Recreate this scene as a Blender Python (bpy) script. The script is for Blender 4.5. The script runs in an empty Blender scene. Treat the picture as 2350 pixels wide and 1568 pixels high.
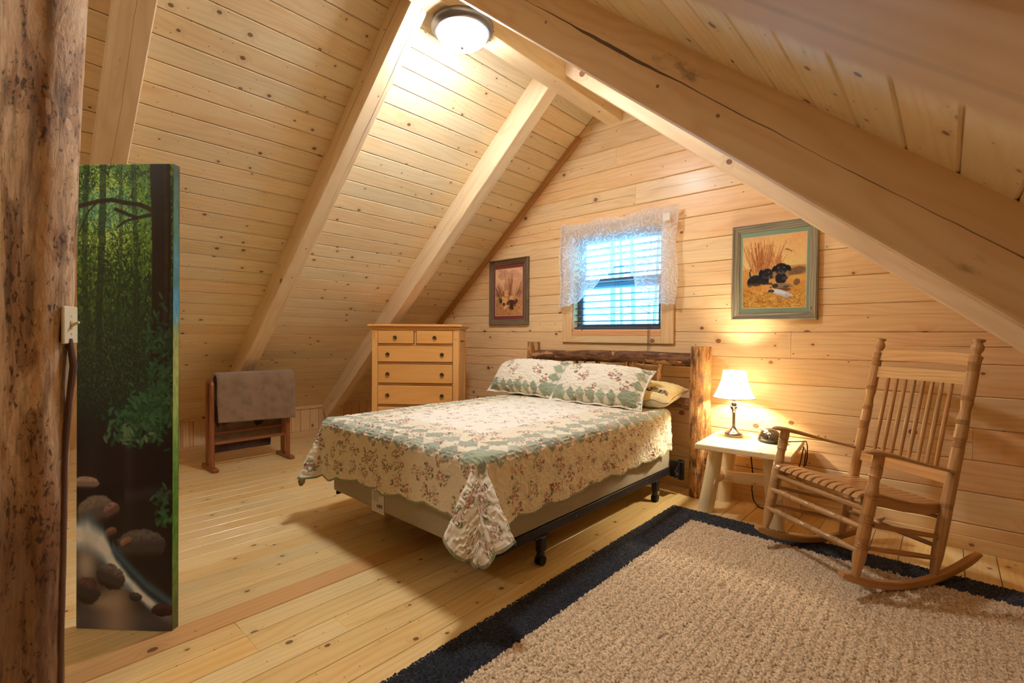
import bpy, math, random
import numpy as np
from mathutils import Matrix, Vector

# ------------------------------------------------------------------ camera, world, exposure
SC = bpy.context.scene
COL = SC.collection
PI = math.pi
CAM = Vector((0.0, -3.8, 1.2102))
SC.view_settings.view_transform = 'Standard'
SC.view_settings.look = 'None'
SC.view_settings.gamma = 1.0
SC.view_settings.use_curve_mapping = False
SC.view_settings.exposure = 0.54
SC.cycles.use_denoising = True
SC.cycles.sample_clamp_indirect = 6.0
SC.cycles.max_bounces = 9
SC.cycles.diffuse_bounces = 5


def cam_axes(yaw, pitch, roll):
    cy, sy, cp, sp = math.cos(yaw), math.sin(yaw), math.cos(pitch), math.sin(pitch)
    f = Vector((sy * cp, cy * cp, sp))
    r = Vector((cy, -sy, 0))
    u = r.cross(f)
    return r * math.cos(roll) + u * math.sin(roll), -r * math.sin(roll) + u * math.cos(roll), f


cr, cu, cf = cam_axes(-0.737731866, -0.0117444524, 0.0068760304)
cam_d = bpy.data.cameras.new('camera')
cam = bpy.data.objects.new('camera', cam_d)
COL.objects.link(cam)
cam.matrix_world = Matrix(((cr.x, cu.x, -cf.x, CAM.x), (cr.y, cu.y, -cf.y, CAM.y), (cr.z, cu.z, -cf.z, CAM.z), (0, 0, 0, 1)))
cam_d.sensor_width = 36.0
cam_d.lens = 36.0 * 1100.25 / 2350
cam_d.clip_start = 0.02
cam_d.dof.use_dof = True
cam_d.dof.focus_distance = 3.3
cam_d.dof.aperture_fstop = 3.2
SC.camera = cam

DOME_L, DOME_FILL_L, LAMP_W, SKY_L = 132.0, 50.0, 29.0, 9.0
DOME_C, LAMP_C = (0.94, 0.985, 1.05), (1.0, 0.90, 0.68)

world = bpy.data.worlds.new('world')
SC.world = world
world.use_nodes = True
wn = world.node_tree
wbg = wn.nodes['Background']
wtc = wn.nodes.new('ShaderNodeTexCoord')
wsep = wn.nodes.new('ShaderNodeSeparateXYZ')
wramp = wn.nodes.new('ShaderNodeValToRGB')
wn.links.new(wtc.outputs['Generated'], wsep.inputs[0])
wn.links.new(wsep.outputs['Z'], wramp.inputs[0])
wramp.color_ramp.elements[0].position = 0.02
wramp.color_ramp.elements[0].color = (0.075, 0.46, 0.80, 1)
wramp.color_ramp.elements[1].position = 0.22
wramp.color_ramp.elements[1].color = (0.34, 0.66, 1.0, 1)
wn.links.new(wramp.outputs[0], wbg.inputs['Color'])
wbg.inputs['Strength'].default_value = SKY_L

# window portal: guides sky sampling through the real window opening, gives off no light itself
pl = bpy.data.lights.new('window_portal', 'AREA')
pl.shape = 'RECTANGLE'
pl.size, pl.size_y = 0.9, 0.88
pl.cycles.is_portal = True
po = bpy.data.objects.new('window_portal', pl)
COL.objects.link(po)
po.location = (-2.22, 0.14, 1.70)
po.rotation_euler = (-PI / 2, 0, 0)

rng = random.Random(7)


# ------------------------------------------------------------------ node helpers
def s2l(c):
    return tuple((x / 12.92 if x <= 0.04045 else ((x + 0.055) / 1.055) ** 2.4) for x in c)


def rgb(r, g, b):
    return s2l((r / 255, g / 255, b / 255)) + (1.0,)


class NB:
    def __init__(self, name):
        self.m = bpy.data.materials.new(name)
        self.m.use_nodes = True
        self.t = self.m.node_tree
        self.t.nodes.clear()
        self.out = self.t.nodes.new('ShaderNodeOutputMaterial')

    def n(self, kind, **kw):
        x = self.t.nodes.new('ShaderNode' + kind)
        for k, v in kw.items():
            setattr(x, k, v)
        return x

    def put(self, sock, v):
        if v is None:
            return
        if isinstance(v, bpy.types.NodeSocket):
            self.t.links.new(v, sock)
        else:
            sock.default_value = v

    def math(self, op, a, b=None, c=None, clamp=False):
        x = self.n('Math', operation=op, use_clamp=clamp)
        for i, v in enumerate((a, b, c)):
            self.put(x.inputs[i], v)
        return x.outputs[0]

    def mix(self, fac, a, b, blend='MIX'):
        x = self.n('Mix', data_type='RGBA', blend_type=blend)
        self.put(x.inputs[0], fac)
        self.put(x.inputs[6], a)
        self.put(x.inputs[7], b)
        return x.outputs[2]

    def ramp(self, fac, stops, interp='LINEAR'):
        x = self.n('ValToRGB')
        x.color_ramp.interpolation = interp
        while len(x.color_ramp.elements) < len(stops):
            x.color_ramp.elements.new(0.5)
        for e, (p, c) in zip(x.color_ramp.elements, stops):
            e.position = p
            e.color = c if len(c) == 4 else tuple(c) + (1,)
        self.put(x.inputs[0], fac)
        return x.outputs[0]

    def smooth(self, v, lo, hi, a=0.0, b=1.0):
        x = self.n('MapRange', interpolation_type='SMOOTHSTEP')
        self.put(x.inputs['Value'], v)
        for k, q in zip(('From Min', 'From Max', 'To Min', 'To Max'), (lo, hi, a, b)):
            self.put(x.inputs[k], q)
        return x.outputs[0]

    def xyz(self, x, y, z=0.0):
        c = self.n('CombineXYZ')
        for i, v in enumerate((x, y, z)):
            self.put(c.inputs[i], v)
        return c.outputs[0]

    def sep(self, v):
        s = self.n('SeparateXYZ')
        self.put(s.inputs[0], v)
        return s.outputs

    def noise(self, vec, scale, detail=3.0, rough=0.55, dist=0.0):
        x = self.n('TexNoise')
        self.put(x.inputs['Vector'], vec)
        x.inputs['Scale'].default_value = scale
        x.inputs['Detail'].default_value = detail
        x.inputs['Roughness'].default_value = rough
        x.inputs['Distortion'].default_value = dist
        return x.outputs['Fac']

    def voro(self, vec, scale, feature='F1', dims='2D', rand=1.0):
        x = self.n('TexVoronoi', feature=feature, voronoi_dimensions=dims)
        self.put(x.inputs['Vector'], vec)
        x.inputs['Scale'].default_value = scale
        x.inputs['Randomness'].default_value = rand
        return x.outputs

    def bump(self, h, strength=0.3, dist=0.002):
        x = self.n('Bump')
        x.inputs['Strength'].default_value = strength
        x.inputs['Distance'].default_value = dist
        self.put(x.inputs['Height'], h)
        return x.outputs[0]

    def bsdf(self, color, rough=0.5, normal=None, metal=0.0, spec=0.5, coat=0.0, sheen=0.0, coat_rough=0.2):
        p = self.n('BsdfPrincipled')
        self.put(p.inputs['Base Color'], color)
        self.put(p.inputs['Roughness'], rough)
        self.put(p.inputs['Normal'], normal)
        p.inputs['Metallic'].default_value = metal
        p.inputs['Specular IOR Level'].default_value = spec
        p.inputs['Coat Weight'].default_value = coat
        p.inputs['Coat Roughness'].default_value = coat_rough
        p.inputs['Sheen Weight'].default_value = sheen
        return p.outputs[0]

    def done(self, sh):
        self.t.links.new(sh, self.out.inputs['Surface'])
        return self.m


def wood(name, light, dark, knot=(70, 32, 18), knots=0.45, kscale=4.2, krad=0.055, grain=26.0, rough=0.45, coat=0.0,
         vary=0.12, crack=0.0, crack_v=0.09, contrast=1.0, spec=0.4, stripes=0.0):
    """Pine or oak with streaky grain along U, oval knots and optional drying checks; UV is in metres."""
    b = NB(name)
    uv = b.sep(b.n('UVMap').outputs[0])
    rnd = b.n('ObjectInfo').outputs['Random']
    u = b.math('MULTIPLY_ADD', rnd, 37.0, uv[0])
    v0 = uv[1]
    v = b.math('MULTIPLY_ADD', rnd, 53.0, uv[1])
    kv = b.xyz(u, b.math('MULTIPLY', v, 1.25), 0.0)
    if knots > 0:
        vo = b.voro(kv, kscale)
        kc = b.sep(vo['Color'])
        size = b.math('MULTIPLY_ADD', kc[0], krad, krad * 0.45)
        rel = b.math('DIVIDE', vo['Distance'], size)
        gate = b.math('LESS_THAN', kc[1], knots)
        inside = b.math('MULTIPLY', b.smooth(rel, 1.0, 0.72), gate)
        rim = b.math('MULTIPLY', b.math('MULTIPLY', b.smooth(rel, 0.45, 0.9), inside), 1.0)
        halo = b.math('MULTIPLY', b.smooth(rel, 3.6, 0.7), gate)
        vo2 = b.voro(kv, kscale * 2.3)
        kc2 = b.sep(vo2['Color'])
        pin = b.math('MULTIPLY', b.smooth(vo2['Distance'], krad * 0.85, krad * 0.5), b.math('LESS_THAN', kc2[1], knots * 0.45))
    else:
        halo = 0.0
    # growth rings: warped v, bent around the knots
    warp = b.noise(b.xyz(b.math('MULTIPLY', u, 0.9), b.math('MULTIPLY', v, 5.0), 0.0), 1.0, 2.0)
    ph = b.math('MULTIPLY_ADD', warp, 7.0, b.math('MULTIPLY', v, grain))
    ph = b.math('MULTIPLY_ADD', halo, 1.4, ph)
    ring = b.math('MULTIPLY_ADD', b.math('SINE', b.math('MULTIPLY', ph, 6.0)), 0.5, 0.5)
    ring = b.math('POWER', ring, 2.0)
    fib = b.noise(b.xyz(b.math('MULTIPLY', u, 3.0), b.math('MULTIPLY', v, 120.0), 0.0), 1.0, 2.0)
    blot = b.noise(b.xyz(b.math('MULTIPLY', u, 1.6), b.math('MULTIPLY', v, 6.0), 3.0), 1.0, 3.0)
    f = b.math('MULTIPLY', ring, 0.30 * contrast)
    f = b.math('ADD', f, b.math('MULTIPLY', fib, 0.35 * contrast))
    f = b.math('ADD', f, b.math('MULTIPLY', b.smooth(blot, 0.45, 0.75), 0.40))
    if stripes:
        st = b.noise(b.xyz(b.math('MULTIPLY', u, 2.0), b.math('MULTIPLY', v, 260.0), 0.0), 1.0, 1.0)
        f = b.math('ADD', f, b.math('MULTIPLY', b.smooth(st, 0.52, 0.62), stripes))
    f = b.math('ADD', f, -0.12, clamp=True)
    col = b.mix(f, light, dark)
    if knots > 0:
        col = b.mix(b.math('MULTIPLY', halo, 0.22), col, tuple(x * 0.7 for x in dark[:3]) + (1,))
        kcol = b.mix(rim, tuple(min(1, x * 2.1) for x in rgb(*knot)[:3]) + (1,), rgb(*knot))
        col = b.mix(b.math('MULTIPLY', inside, 0.9), col, kcol)
        col = b.mix(b.math('MULTIPLY', pin, 0.75), col, rgb(*knot))
    hgt = b.math('MULTIPLY', f, -0.4)
    if crack > 0:
        c1 = b.noise(b.xyz(b.math('MULTIPLY', u, 0.55), b.math('MULTIPLY', rnd, 91.0), 0.0), 1.0, 2.0)
        c2 = b.noise(b.xyz(b.math('MULTIPLY', u, 5.0), b.math('MULTIPLY', v, 8.0), 4.0), 1.0, 2.0)
        cv = b.math('ADD', b.math('MULTIPLY_ADD', c1, 0.08, crack_v - 0.04), b.math('MULTIPLY_ADD', c2, 0.012, -0.006))
        wv = b.noise(b.xyz(b.math('MULTIPLY', u, 0.8), b.math('MULTIPLY', rnd, 17.0), 9.0), 1.0, 3.0)
        wid = b.math('MULTIPLY', b.smooth(wv, 0.60 - 0.2 * crack, 0.80), 0.0035) if crack < 1.5 else b.math('MULTIPLY_ADD', b.smooth(wv, 0.46, 0.66), 0.0055, 0.0007)
        ck = b.math('LESS_THAN', b.math('ABSOLUTE', b.math('SUBTRACT', v0, cv)), wid)
        col = b.mix(b.math('MULTIPLY', ck, 0.88), col, rgb(58, 28, 12))
        hgt = b.math('SUBTRACT', hgt, b.math('MULTIPLY', ck, 1.5))
    if crack >= 1.5:
        sm = b.noise(b.xyz(b.math('MULTIPLY', u, 2.6), b.math('MULTIPLY', v, 7.0), 21.0), 1.0, 5.0, 0.7)
        col = b.mix(b.math('MULTIPLY', b.smooth(sm, 0.62, 0.74), 0.55), col, rgb(74, 48, 30))
    hs = b.n('HueSaturation')
    r2 = b.n('TexWhiteNoise', noise_dimensions='1D')
    b.put(r2.inputs['W'], b.math('MULTIPLY', rnd, 913.0))
    b.put(hs.inputs['Value'], b.math('MULTIPLY_ADD', rnd, vary, 1.0 - vary / 2))
    b.put(hs.inputs['Saturation'], b.math('MULTIPLY_ADD', r2.outputs[0], vary * 1.3, 1.0 - vary * 0.65))
    b.put(hs.inputs['Hue'], b.math('MULTIPLY_ADD', r2.outputs[0], -0.012, 0.506))
    b.put(hs.inputs['Color'], col)
    nrm = b.bump(hgt, 0.25, 0.002)
    return b.done(b.bsdf(hs.outputs[0], rough, nrm, spec=spec, coat=coat))


def plain(name, c, rough=0.5, metal=0.0, spec=0.5, coat=0.0, bump=0.0, bscale=300.0, sheen=0.0, vary=0.0):
    b = NB(name)
    tc = b.n('TexCoord').outputs['Object']
    nz = b.noise(tc, bscale, 3.0)
    col = c
    if vary:
        col = b.mix(b.noise(tc, bscale * 0.25, 2.0), tuple(x * (1 - vary) for x in c[:3]) + (1,), tuple(min(1, x * (1 + vary)) for x in c[:3]) + (1,))
    return b.done(b.bsdf(col, rough, b.bump(nz, bump, 0.002) if bump else None, metal, spec, coat, sheen))


def vcol(name, rough=0.6, bump=0.0, bscale=400.0, coat=0.0, spec=0.3, sheen=0.0, weave=0.0):
    """Shows the computed colour attribute 'Col' (printed fabric or a print)."""
    b = NB(name)
    a = b.n('VertexColor', layer_name='Col')
    nrm = None
    col = a.outputs[0]
    uv = b.n('UVMap').outputs[0]
    if bump:
        nrm = b.bump(b.noise(uv, bscale, 3.0), bump, 0.003)
    if weave:
        col = b.mix(b.math('MULTIPLY', b.noise(uv, 260.0, 2.0), weave), col, (0, 0, 0, 1))
    return b.done(b.bsdf(col, rough, nrm, spec=spec, coat=coat, sheen=sheen, coat_rough=0.08))


M = {}
M['ceil'] = wood('pine_ceiling', rgb(240, 219, 177), rgb(223, 189, 136), (92, 54, 30), knots=0.46, kscale=5.2, krad=0.062, vary=0.13, rough=0.5, coat=0.05)
M['wall'] = wood('pine_wall', rgb(239, 204, 152), rgb(219, 169, 111), (96, 44, 28), knots=0.38, kscale=3.4, krad=0.068, vary=0.10, rough=0.42, coat=0.12, crack=0.9, crack_v=0.10)
M['floor'] = wood('pine_floor', rgb(240, 208, 144), rgb(216, 170, 98), (84, 50, 26), knots=0.56, kscale=4.4, krad=0.05, vary=0.13, rough=0.34, coat=0.35)
M['sill'] = wood('floor_beam_wood', rgb(226, 172, 110), rgb(196, 138, 80), (84, 46, 22), knots=0.5, kscale=3.6, vary=0.05, rough=0.36, coat=0.3)
M['beam'] = wood('rafter_pine', rgb(240, 214, 174), rgb(221, 184, 134), (92, 50, 36), knots=0.36, kscale=2.6, krad=0.062, grain=16, vary=0.05, rough=0.55, crack=1.0, crack_v=0.09)
M['beam_split'] = wood('rafter_pine_split', rgb(236, 208, 164), rgb(215, 175, 124), (92, 50, 36), knots=0.36, kscale=2.2, krad=0.055, grain=14, vary=0.05, rough=0.6, crack=2.0, crack_v=0.105)
M['beam_split_mid'] = wood('rafter_pine_split_mid', rgb(236, 206, 164), rgb(215, 175, 126), (92, 50, 36), knots=0.3, kscale=2.2, krad=0.055, grain=14, vary=0.05, rough=0.6, crack=1.6, crack_v=0.064)
M['trim'] = wood('pine_trim', rgb(236, 200, 146), rgb(214, 162, 104), (100, 52, 34), knots=0.25, kscale=3.0, vary=0.08, rough=0.45, coat=0.1)
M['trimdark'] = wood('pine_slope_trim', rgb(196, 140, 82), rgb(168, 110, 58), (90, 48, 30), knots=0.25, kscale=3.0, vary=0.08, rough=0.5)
M['red_trim'] = wood('red_pine_apron', rgb(226, 168, 118), rgb(204, 138, 88), (120, 70, 44), knots=0.2, kscale=4.0, vary=0.05, rough=0.45)
M['aspen'] = wood('peeled_aspen', rgb(238, 214, 166), rgb(220, 184, 126), (120, 84, 50), knots=0.25, kscale=6, krad=0.05, vary=0.06, rough=0.5, coat=0.1)
M['oak'] = wood('rocker_oak', rgb(194, 148, 94), rgb(148, 104, 62), knots=0.0, grain=40, vary=0.08, rough=0.3, coat=0.35, contrast=0.9, stripes=0.3)
M['oaklight'] = wood('rocker_oak_light', rgb(222, 178, 118), rgb(190, 138, 80), knots=0.0, grain=30, vary=0.06, rough=0.34, coat=0.3, contrast=1.3, stripes=0.35)
M['maple'] = wood('dresser_maple', rgb(226, 170, 98), rgb(208, 146, 74), knots=0.0, grain=18, vary=0.07, rough=0.36, coat=0.2, contrast=0.7)
M['cherry'] = wood('rack_cherry', rgb(152, 84, 44), rgb(112, 56, 28), knots=0.0, grain=30, vary=0.06, rough=0.35, coat=0.25)
M['barn'] = wood('barnwood', rgb(150, 140, 118), rgb(94, 84, 66), (50, 40, 30), knots=0.2, kscale=7, grain=50, vary=0.2, rough=0.8, contrast=1.5, stripes=0.3, spec=0.2)
M['barn_brown'] = wood('barnwood_brown', rgb(136, 112, 84), rgb(84, 64, 44), (50, 36, 24), knots=0.2, kscale=7, grain=50, vary=0.2, rough=0.8, contrast=1.5, stripes=0.3, spec=0.2)
M['black'] = plain('black_steel', rgb(30, 28, 30), 0.45, 0.3, bump=0.1)
M['navy_steel'] = plain('dark_rail_steel', rgb(44, 40, 46), 0.45, 0.4, bump=0.05)
M['rubber'] = plain('black_plastic', rgb(20, 20, 22), 0.55, bump=0.1)
M['cord'] = plain('black_cord', rgb(26, 22, 20), 0.6, bump=0.05)
M['browncord'] = plain('brown_conduit', rgb(92, 62, 50), 0.6, bump=0.4, bscale=60, vary=0.3)
M['bronze'] = plain('oiled_bronze', rgb(86, 62, 44), 0.35, 0.85, bump=0.1, bscale=120)
M['pull'] = plain('antique_brass', rgb(92, 76, 50), 0.4, 0.8, bump=0.2, bscale=200)
M['pewter'] = plain('pewter', rgb(150, 142, 140), 0.25, 0.9)
M['chrome'] = plain('dark_chrome', rgb(150, 152, 155), 0.12, 1.0)
M['ivory'] = plain('ivory_plastic', rgb(226, 214, 180), 0.35)
M['tanplate'] = plain('tan_plastic', rgb(206, 176, 122), 0.4)
M['dark'] = plain('dark_slot', rgb(20, 18, 16), 0.8, bump=0.05)
M['white'] = plain('white_tag', rgb(224, 218, 208), 0.6, bump=0.05)
M['ink'] = plain('black_print', rgb(20, 18, 18), 0.7, bump=0.02)
M['inkgrey'] = plain('grey_print', rgb(104, 98, 92), 0.7, bump=0.02)
M['green_mat'] = plain('sage_mat_board', rgb(150, 172, 140), 0.8, bump=0.05)
M['red_mat'] = plain('maroon_mat_board', rgb(138, 62, 48), 0.8, bump=0.05)
M['fillet'] = plain('cream_mat_bevel', rgb(232, 220, 190), 0.7, bump=0.05)
M['sash'] = plain('window_vinyl', rgb(128, 142, 160), 0.4, bump=0.03)
M['slat'] = plain('blind_slat', rgb(78, 78, 90), 0.4, bump=0.03)
M['steelgrey'] = plain('fixture_steel', rgb(126, 124, 128), 0.3, 0.8)
M['bark_tree'] = plain('tree_bark', rgb(132, 134, 138), 0.9, bump=0.5, bscale=30, vary=0.3)
M['cotton'] = plain('white_sheet', rgb(236, 228, 214), 0.8, bump=0.2, bscale=160, sheen=0.2)
M['yellowcase'] = plain('yellow_pillowcase', rgb(240, 216, 148), 0.75, bump=0.15, bscale=120, sheen=0.2)
M['hide'] = plain('subfloor', rgb(150, 105, 62), 0.8, bump=0.1)
M['gap'] = plain('shadow_gap', rgb(92, 58, 30), 0.9, bump=0.1)


def blanket_mat(name, c1, c2):
    b = NB(name)
    uv = b.n('UVMap').outputs[0]
    n1 = b.noise(uv, 9.0, 4.0, 0.6)
    n2 = b.noise(uv, 420.0, 2.0)
    col = b.mix(b.smooth(n1, 0.35, 0.68), c1, c2)
    return b.done(b.bsdf(col, 0.95, b.bump(b.math('ADD', n2, n1), 0.5, 0.004), spec=0.1, sheen=0.6))


M['blanket'] = blanket_mat('taupe_fleece', rgb(142, 114, 86), rgb(126, 99, 73))
M['blanket_dark'] = blanket_mat('brown_fleece', rgb(78, 50, 32), rgb(56, 34, 22))


def emission(name, c, s):
    b = NB(name)
    e = b.n('Emission')
    e.inputs[0].default_value = tuple(c) + (1,)
    e.inputs[1].default_value = s
    return b.done(e.outputs[0])


M['dome'] = emission('lit_frosted_glass', DOME_C, DOME_L)
M['dome_fill'] = emission('fill_dome_glass', (1.0, 0.95, 0.86), DOME_FILL_L)  # glow of the added fill dome behind the camera


def shade_mat():
    b = NB('lamp_shade_silk')
    tr = b.n('BsdfTranslucent')
    tr.inputs[0].default_value = (0.86, 0.78, 0.62, 1)
    df = b.n('BsdfDiffuse')
    df.inputs[0].default_value = (0.85, 0.78, 0.64, 1)
    mx = b.n('MixShader')
    mx.inputs[0].default_value = 0.35
    b.t.links.new(tr.outputs[0], mx.inputs[1])
    b.t.links.new(df.outputs[0], mx.inputs[2])
    return b.done(mx.outputs[0])


M['shade'] = shade_mat()


def glass_mat(name, tint=(1, 1, 1, 1), ior=1.45, rough=0.02):
    b = NB(name)
    t = b.n('BsdfTransparent')
    t.inputs[0].default_value = tint
    g = b.n('BsdfGlossy')
    g.inputs['Roughness'].default_value = rough
    fr = b.n('Fresnel')
    fr.inputs[0].default_value = ior
    mx = b.n('MixShader')
    b.t.links.new(fr.outputs[0], mx.inputs[0])
    b.t.links.new(t.outputs[0], mx.inputs[1])
    b.t.links.new(g.outputs[0], mx.inputs[2])
    return b.done(mx.outputs[0])


M['glass'] = glass_mat('window_glass', (0.95, 1, 1, 1))
M['picglass'] = glass_mat('picture_glass', ior=1.18)


def lace_mat():
    b = NB('white_lace')
    uv = b.n('UVMap').outputs[0]
    w = b.n('TexNoise')
    b.put(w.inputs['Vector'], uv)
    w.inputs['Scale'].default_value = 6.0
    vadd = b.n('VectorMath', operation='MULTIPLY_ADD')
    b.put(vadd.inputs[0], w.outputs['Color'])
    vadd.inputs[1].default_value = (0.22, 0.22, 0)
    b.put(vadd.inputs[2], uv)
    vo = b.voro(vadd.outputs[0], 11.0)
    ringv = b.math('SINE', b.math('MULTIPLY', vo['Distance'], 19.0))
    scroll = b.smooth(ringv, 0.35, 0.8)
    vo2 = b.voro(vadd.outputs[0], 42.0, feature='DISTANCE_TO_EDGE')
    net = b.smooth(vo2['Distance'], 0.10, 0.03)
    tc = b.n('VertexColor', layer_name='Col')          # denser weave at hem and rod pocket
    edge = b.sep(tc.outputs[0])[0]
    op = b.math('MULTIPLY_ADD', scroll, 0.40, 0.46)
    op = b.math('ADD', op, b.math('MULTIPLY', net, 0.10))
    op = b.math('MAXIMUM', op, b.math('MULTIPLY', edge, 0.92), clamp=True)
    t = b.n('BsdfTransparent')
    d = b.n('BsdfDiffuse')
    d.inputs[0].default_value = rgb(245, 240, 235)
    tl = b.n('BsdfTranslucent')
    tl.inputs[0].default_value = rgb(235, 235, 240)
    m1 = b.n('MixShader')
    m1.inputs[0].default_value = 0.45
    b.t.links.new(d.outputs[0], m1.inputs[1])
    b.t.links.new(tl.outputs[0], m1.inputs[2])
    m2 = b.n('MixShader')
    b.put(m2.inputs[0], op)
    b.t.links.new(t.outputs[0], m2.inputs[1])
    b.t.links.new(m1.outputs[0], m2.inputs[2])
    return b.done(m2.outputs[0])


M['lace'] = lace_mat()


def bark_mat(name, base, mid, dark, light_patch, scale=1.0, spots=1.0):
    """Peeled or half-barked log: vertical streaks, mould spots, bare patches. U runs along the log."""
    b = NB(name)
    uv = b.sep(b.n('UVMap').outputs[0])
    rnd = b.n('ObjectInfo').outputs['Random']
    u = b.math('MULTIPLY_ADD', rnd, 31.0, b.math('MULTIPLY', uv[0], scale))
    v = b.math('MULTIPLY_ADD', rnd, 17.0, b.math('MULTIPLY', uv[1], scale))
    st = b.noise(b.xyz(b.math('MULTIPLY', u, 2.2), b.math('MULTIPLY', v, 22.0)), 1.0, 5.0, 0.62, 0.4)
    bl = b.noise(b.xyz(b.math('MULTIPLY', u, 3.0), b.math('MULTIPLY', v, 9.0), 5.0), 1.0, 4.0, 0.6)
    sp = b.noise(b.xyz(b.math('MULTIPLY', u, 26.0), b.math('MULTIPLY', v, 60.0), 9.0), 1.0, 3.0, 0.6)
    pt = b.noise(b.xyz(b.math('MULTIPLY', u, 3.0), b.math('MULTIPLY', v, 7.0), 15.0), 1.0, 2.0, 0.5, 0.6)
    col = b.mix(b.smooth(st, 0.42, 0.60), base, mid)
    col = b.mix(b.math('MULTIPLY', b.smooth(bl, 0.47, 0.62), 0.85), col, dark)
    col = b.mix(b.math('MULTIPLY', b.smooth(sp, 0.55, 0.63), 0.75 * spots), col, tuple(x * 0.6 for x in dark[:3]) + (1,))
    col = b.mix(b.math('MULTIPLY', b.smooth(pt, 0.61, 0.63), 0.8), col, light_patch)
    h = b.math('ADD', b.math('MULTIPLY', st, -1.0), b.math('MULTIPLY', sp, -0.6))
    return b.done(b.bsdf(col, 0.6, b.bump(h, 0.7, 0.008), spec=0.3))


def post_mat():
    """Old peeled post: pale tan with large brown and grey stains, mould specks, a dirty dark foot and a few bare patches."""
    b = NB('peeled_post_log')
    uv = b.sep(b.n('UVMap').outputs[0])
    u, v = uv[0], uv[1]
    big = b.noise(b.xyz(b.math('MULTIPLY', u, 2.4), b.math('MULTIPLY', v, 9.0)), 1.0, 5.0, 0.62, 0.8)
    grey = b.noise(b.xyz(b.math('MULTIPLY', u, 1.7), b.math('MULTIPLY', v, 14.0), 7.0), 1.0, 4.0, 0.6, 0.3)
    st = b.noise(b.xyz(b.math('MULTIPLY', u, 9.0), b.math('MULTIPLY', v, 46.0), 2.0), 1.0, 6.0, 0.68, 1.2)
    sp = b.noise(b.xyz(b.math('MULTIPLY', u, 30.0), b.math('MULTIPLY', v, 66.0), 9.0), 1.0, 6.0, 0.72, 0.6)
    ln = b.noise(b.xyz(b.math('MULTIPLY', u, 5.0), b.math('MULTIPLY', v, 15.0), 19.0), 1.0, 3.0, 0.55, 2.5)
    pt = b.noise(b.xyz(b.math('MULTIPLY', u, 4.0), b.math('MULTIPLY', v, 10.0), 15.0), 1.0, 2.0, 0.5, 0.4)
    col = b.mix(b.smooth(st, 0.36, 0.64), rgb(232, 200, 160), rgb(204, 164, 122))
    col = b.mix(b.math('MULTIPLY', b.smooth(big, 0.44, 0.62), 0.8), col, rgb(146, 98, 60))
    col = b.mix(b.math('MULTIPLY', b.smooth(grey, 0.49, 0.64), 0.72), col, rgb(92, 68, 50))
    foot = b.smooth(b.math('MULTIPLY_ADD', big, 0.9, u), 1.35, 0.95)
    col = b.mix(b.math('MULTIPLY', foot, 0.72), col, rgb(96, 58, 46))
    thr = b.math('MULTIPLY_ADD', b.smooth(big, 0.4, 0.60), -0.10, 0.62)
    col = b.mix(b.math('MULTIPLY', b.smooth(b.math('SUBTRACT', sp, thr), 0.0, 0.05), 0.85), col, rgb(56, 36, 26))
    crk = b.smooth(b.math('ABSOLUTE', b.math('SUBTRACT', ln, 0.5)), 0.008, 0.0)
    col = b.mix(b.math('MULTIPLY', crk, 0.5), col, rgb(92, 58, 36))
    col = b.mix(b.math('MULTIPLY', b.smooth(pt, 0.66, 0.672), 0.85), col, rgb(222, 186, 146))
    h = b.math('ADD', b.math('MULTIPLY', st, -1.0), b.math('MULTIPLY', sp, -0.8))
    return b.done(b.bsdf(col, 0.55, b.bump(h, 0.6, 0.008), spec=0.35))


M['post'] = post_mat()
M['bark'] = bark_mat('half_barked_log', rgb(206, 152, 92), rgb(160, 104, 56), rgb(74, 46, 28), rgb(222, 176, 116), 2.2, 0.8)
M['barkdark'] = bark_mat('dark_barked_log', rgb(134, 90, 54), rgb(104, 66, 40), rgb(62, 38, 24), rgb(190, 142, 90), 2.4, 0.8)


def boxspring_mat():
    b = NB('box_spring_ticking')
    uv = b.n('UVMap').outputs[0]
    br = b.n('TexBrick')
    b.put(br.inputs['Vector'], uv)
    br.inputs['Scale'].default_value = 30.0
    br.inputs['Mortar Size'].default_value = 0.05
    br.inputs['Color1'].default_value = rgb(200, 190, 168)
    br.inputs['Color2'].default_value = rgb(190, 180, 156)
    br.inputs['Mortar'].default_value = rgb(158, 144, 120)
    n = b.noise(uv, 60.0, 2.0)
    col = b.mix(b.math('MULTIPLY', n, 0.25), br.outputs[0], rgb(120, 104, 84))
    return b.done(b.bsdf(col, 0.85, b.bump(br.outputs['Fac'], -0.3, 0.003), spec=0.2))


M['ticking'] = boxspring_mat()


def pile_mat(name, c1, c2):
    b = NB(name)
    g = b.n('NewGeometry')
    n1 = b.noise(g.outputs['Position'], 95.0, 2.0, 0.7)
    n2 = b.noise(g.outputs['Position'], 3.0, 2.0)
    col = b.mix(b.smooth(n1, 0.34, 0.64), c1, c2)
    col = b.mix(b.math('MULTIPLY', n2, 0.18), col, tuple(x * 0.5 for x in c1[:3]) + (1,))
    return b.done(b.bsdf(col, 0.95, None, spec=0.1, sheen=0.3))


M['pile'] = pile_mat('beige_berber_pile', rgb(170, 138, 100), rgb(242, 216, 178))
M['pile_navy'] = pile_mat('navy_pile', rgb(18, 20, 28), rgb(40, 42, 50))


# ------------------------------------------------------------------ object helpers
def link(o, parent=None):
    COL.objects.link(o)
    if parent:
        o.parent = parent
    return o


def thing(name, label, cat, loc=(0, 0, 0), rz=0.0, group=None):
    o = bpy.data.objects.new(name, None)
    o.empty_display_size = 0.1
    o.location = loc
    o.rotation_euler = (0, 0, rz)
    link(o)
    return tag(o, label, cat, group)


def tag(o, label, cat, group=None):
    o['label'] = label
    o['category'] = cat
    if group:
        o['group'] = group
    return o


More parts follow.
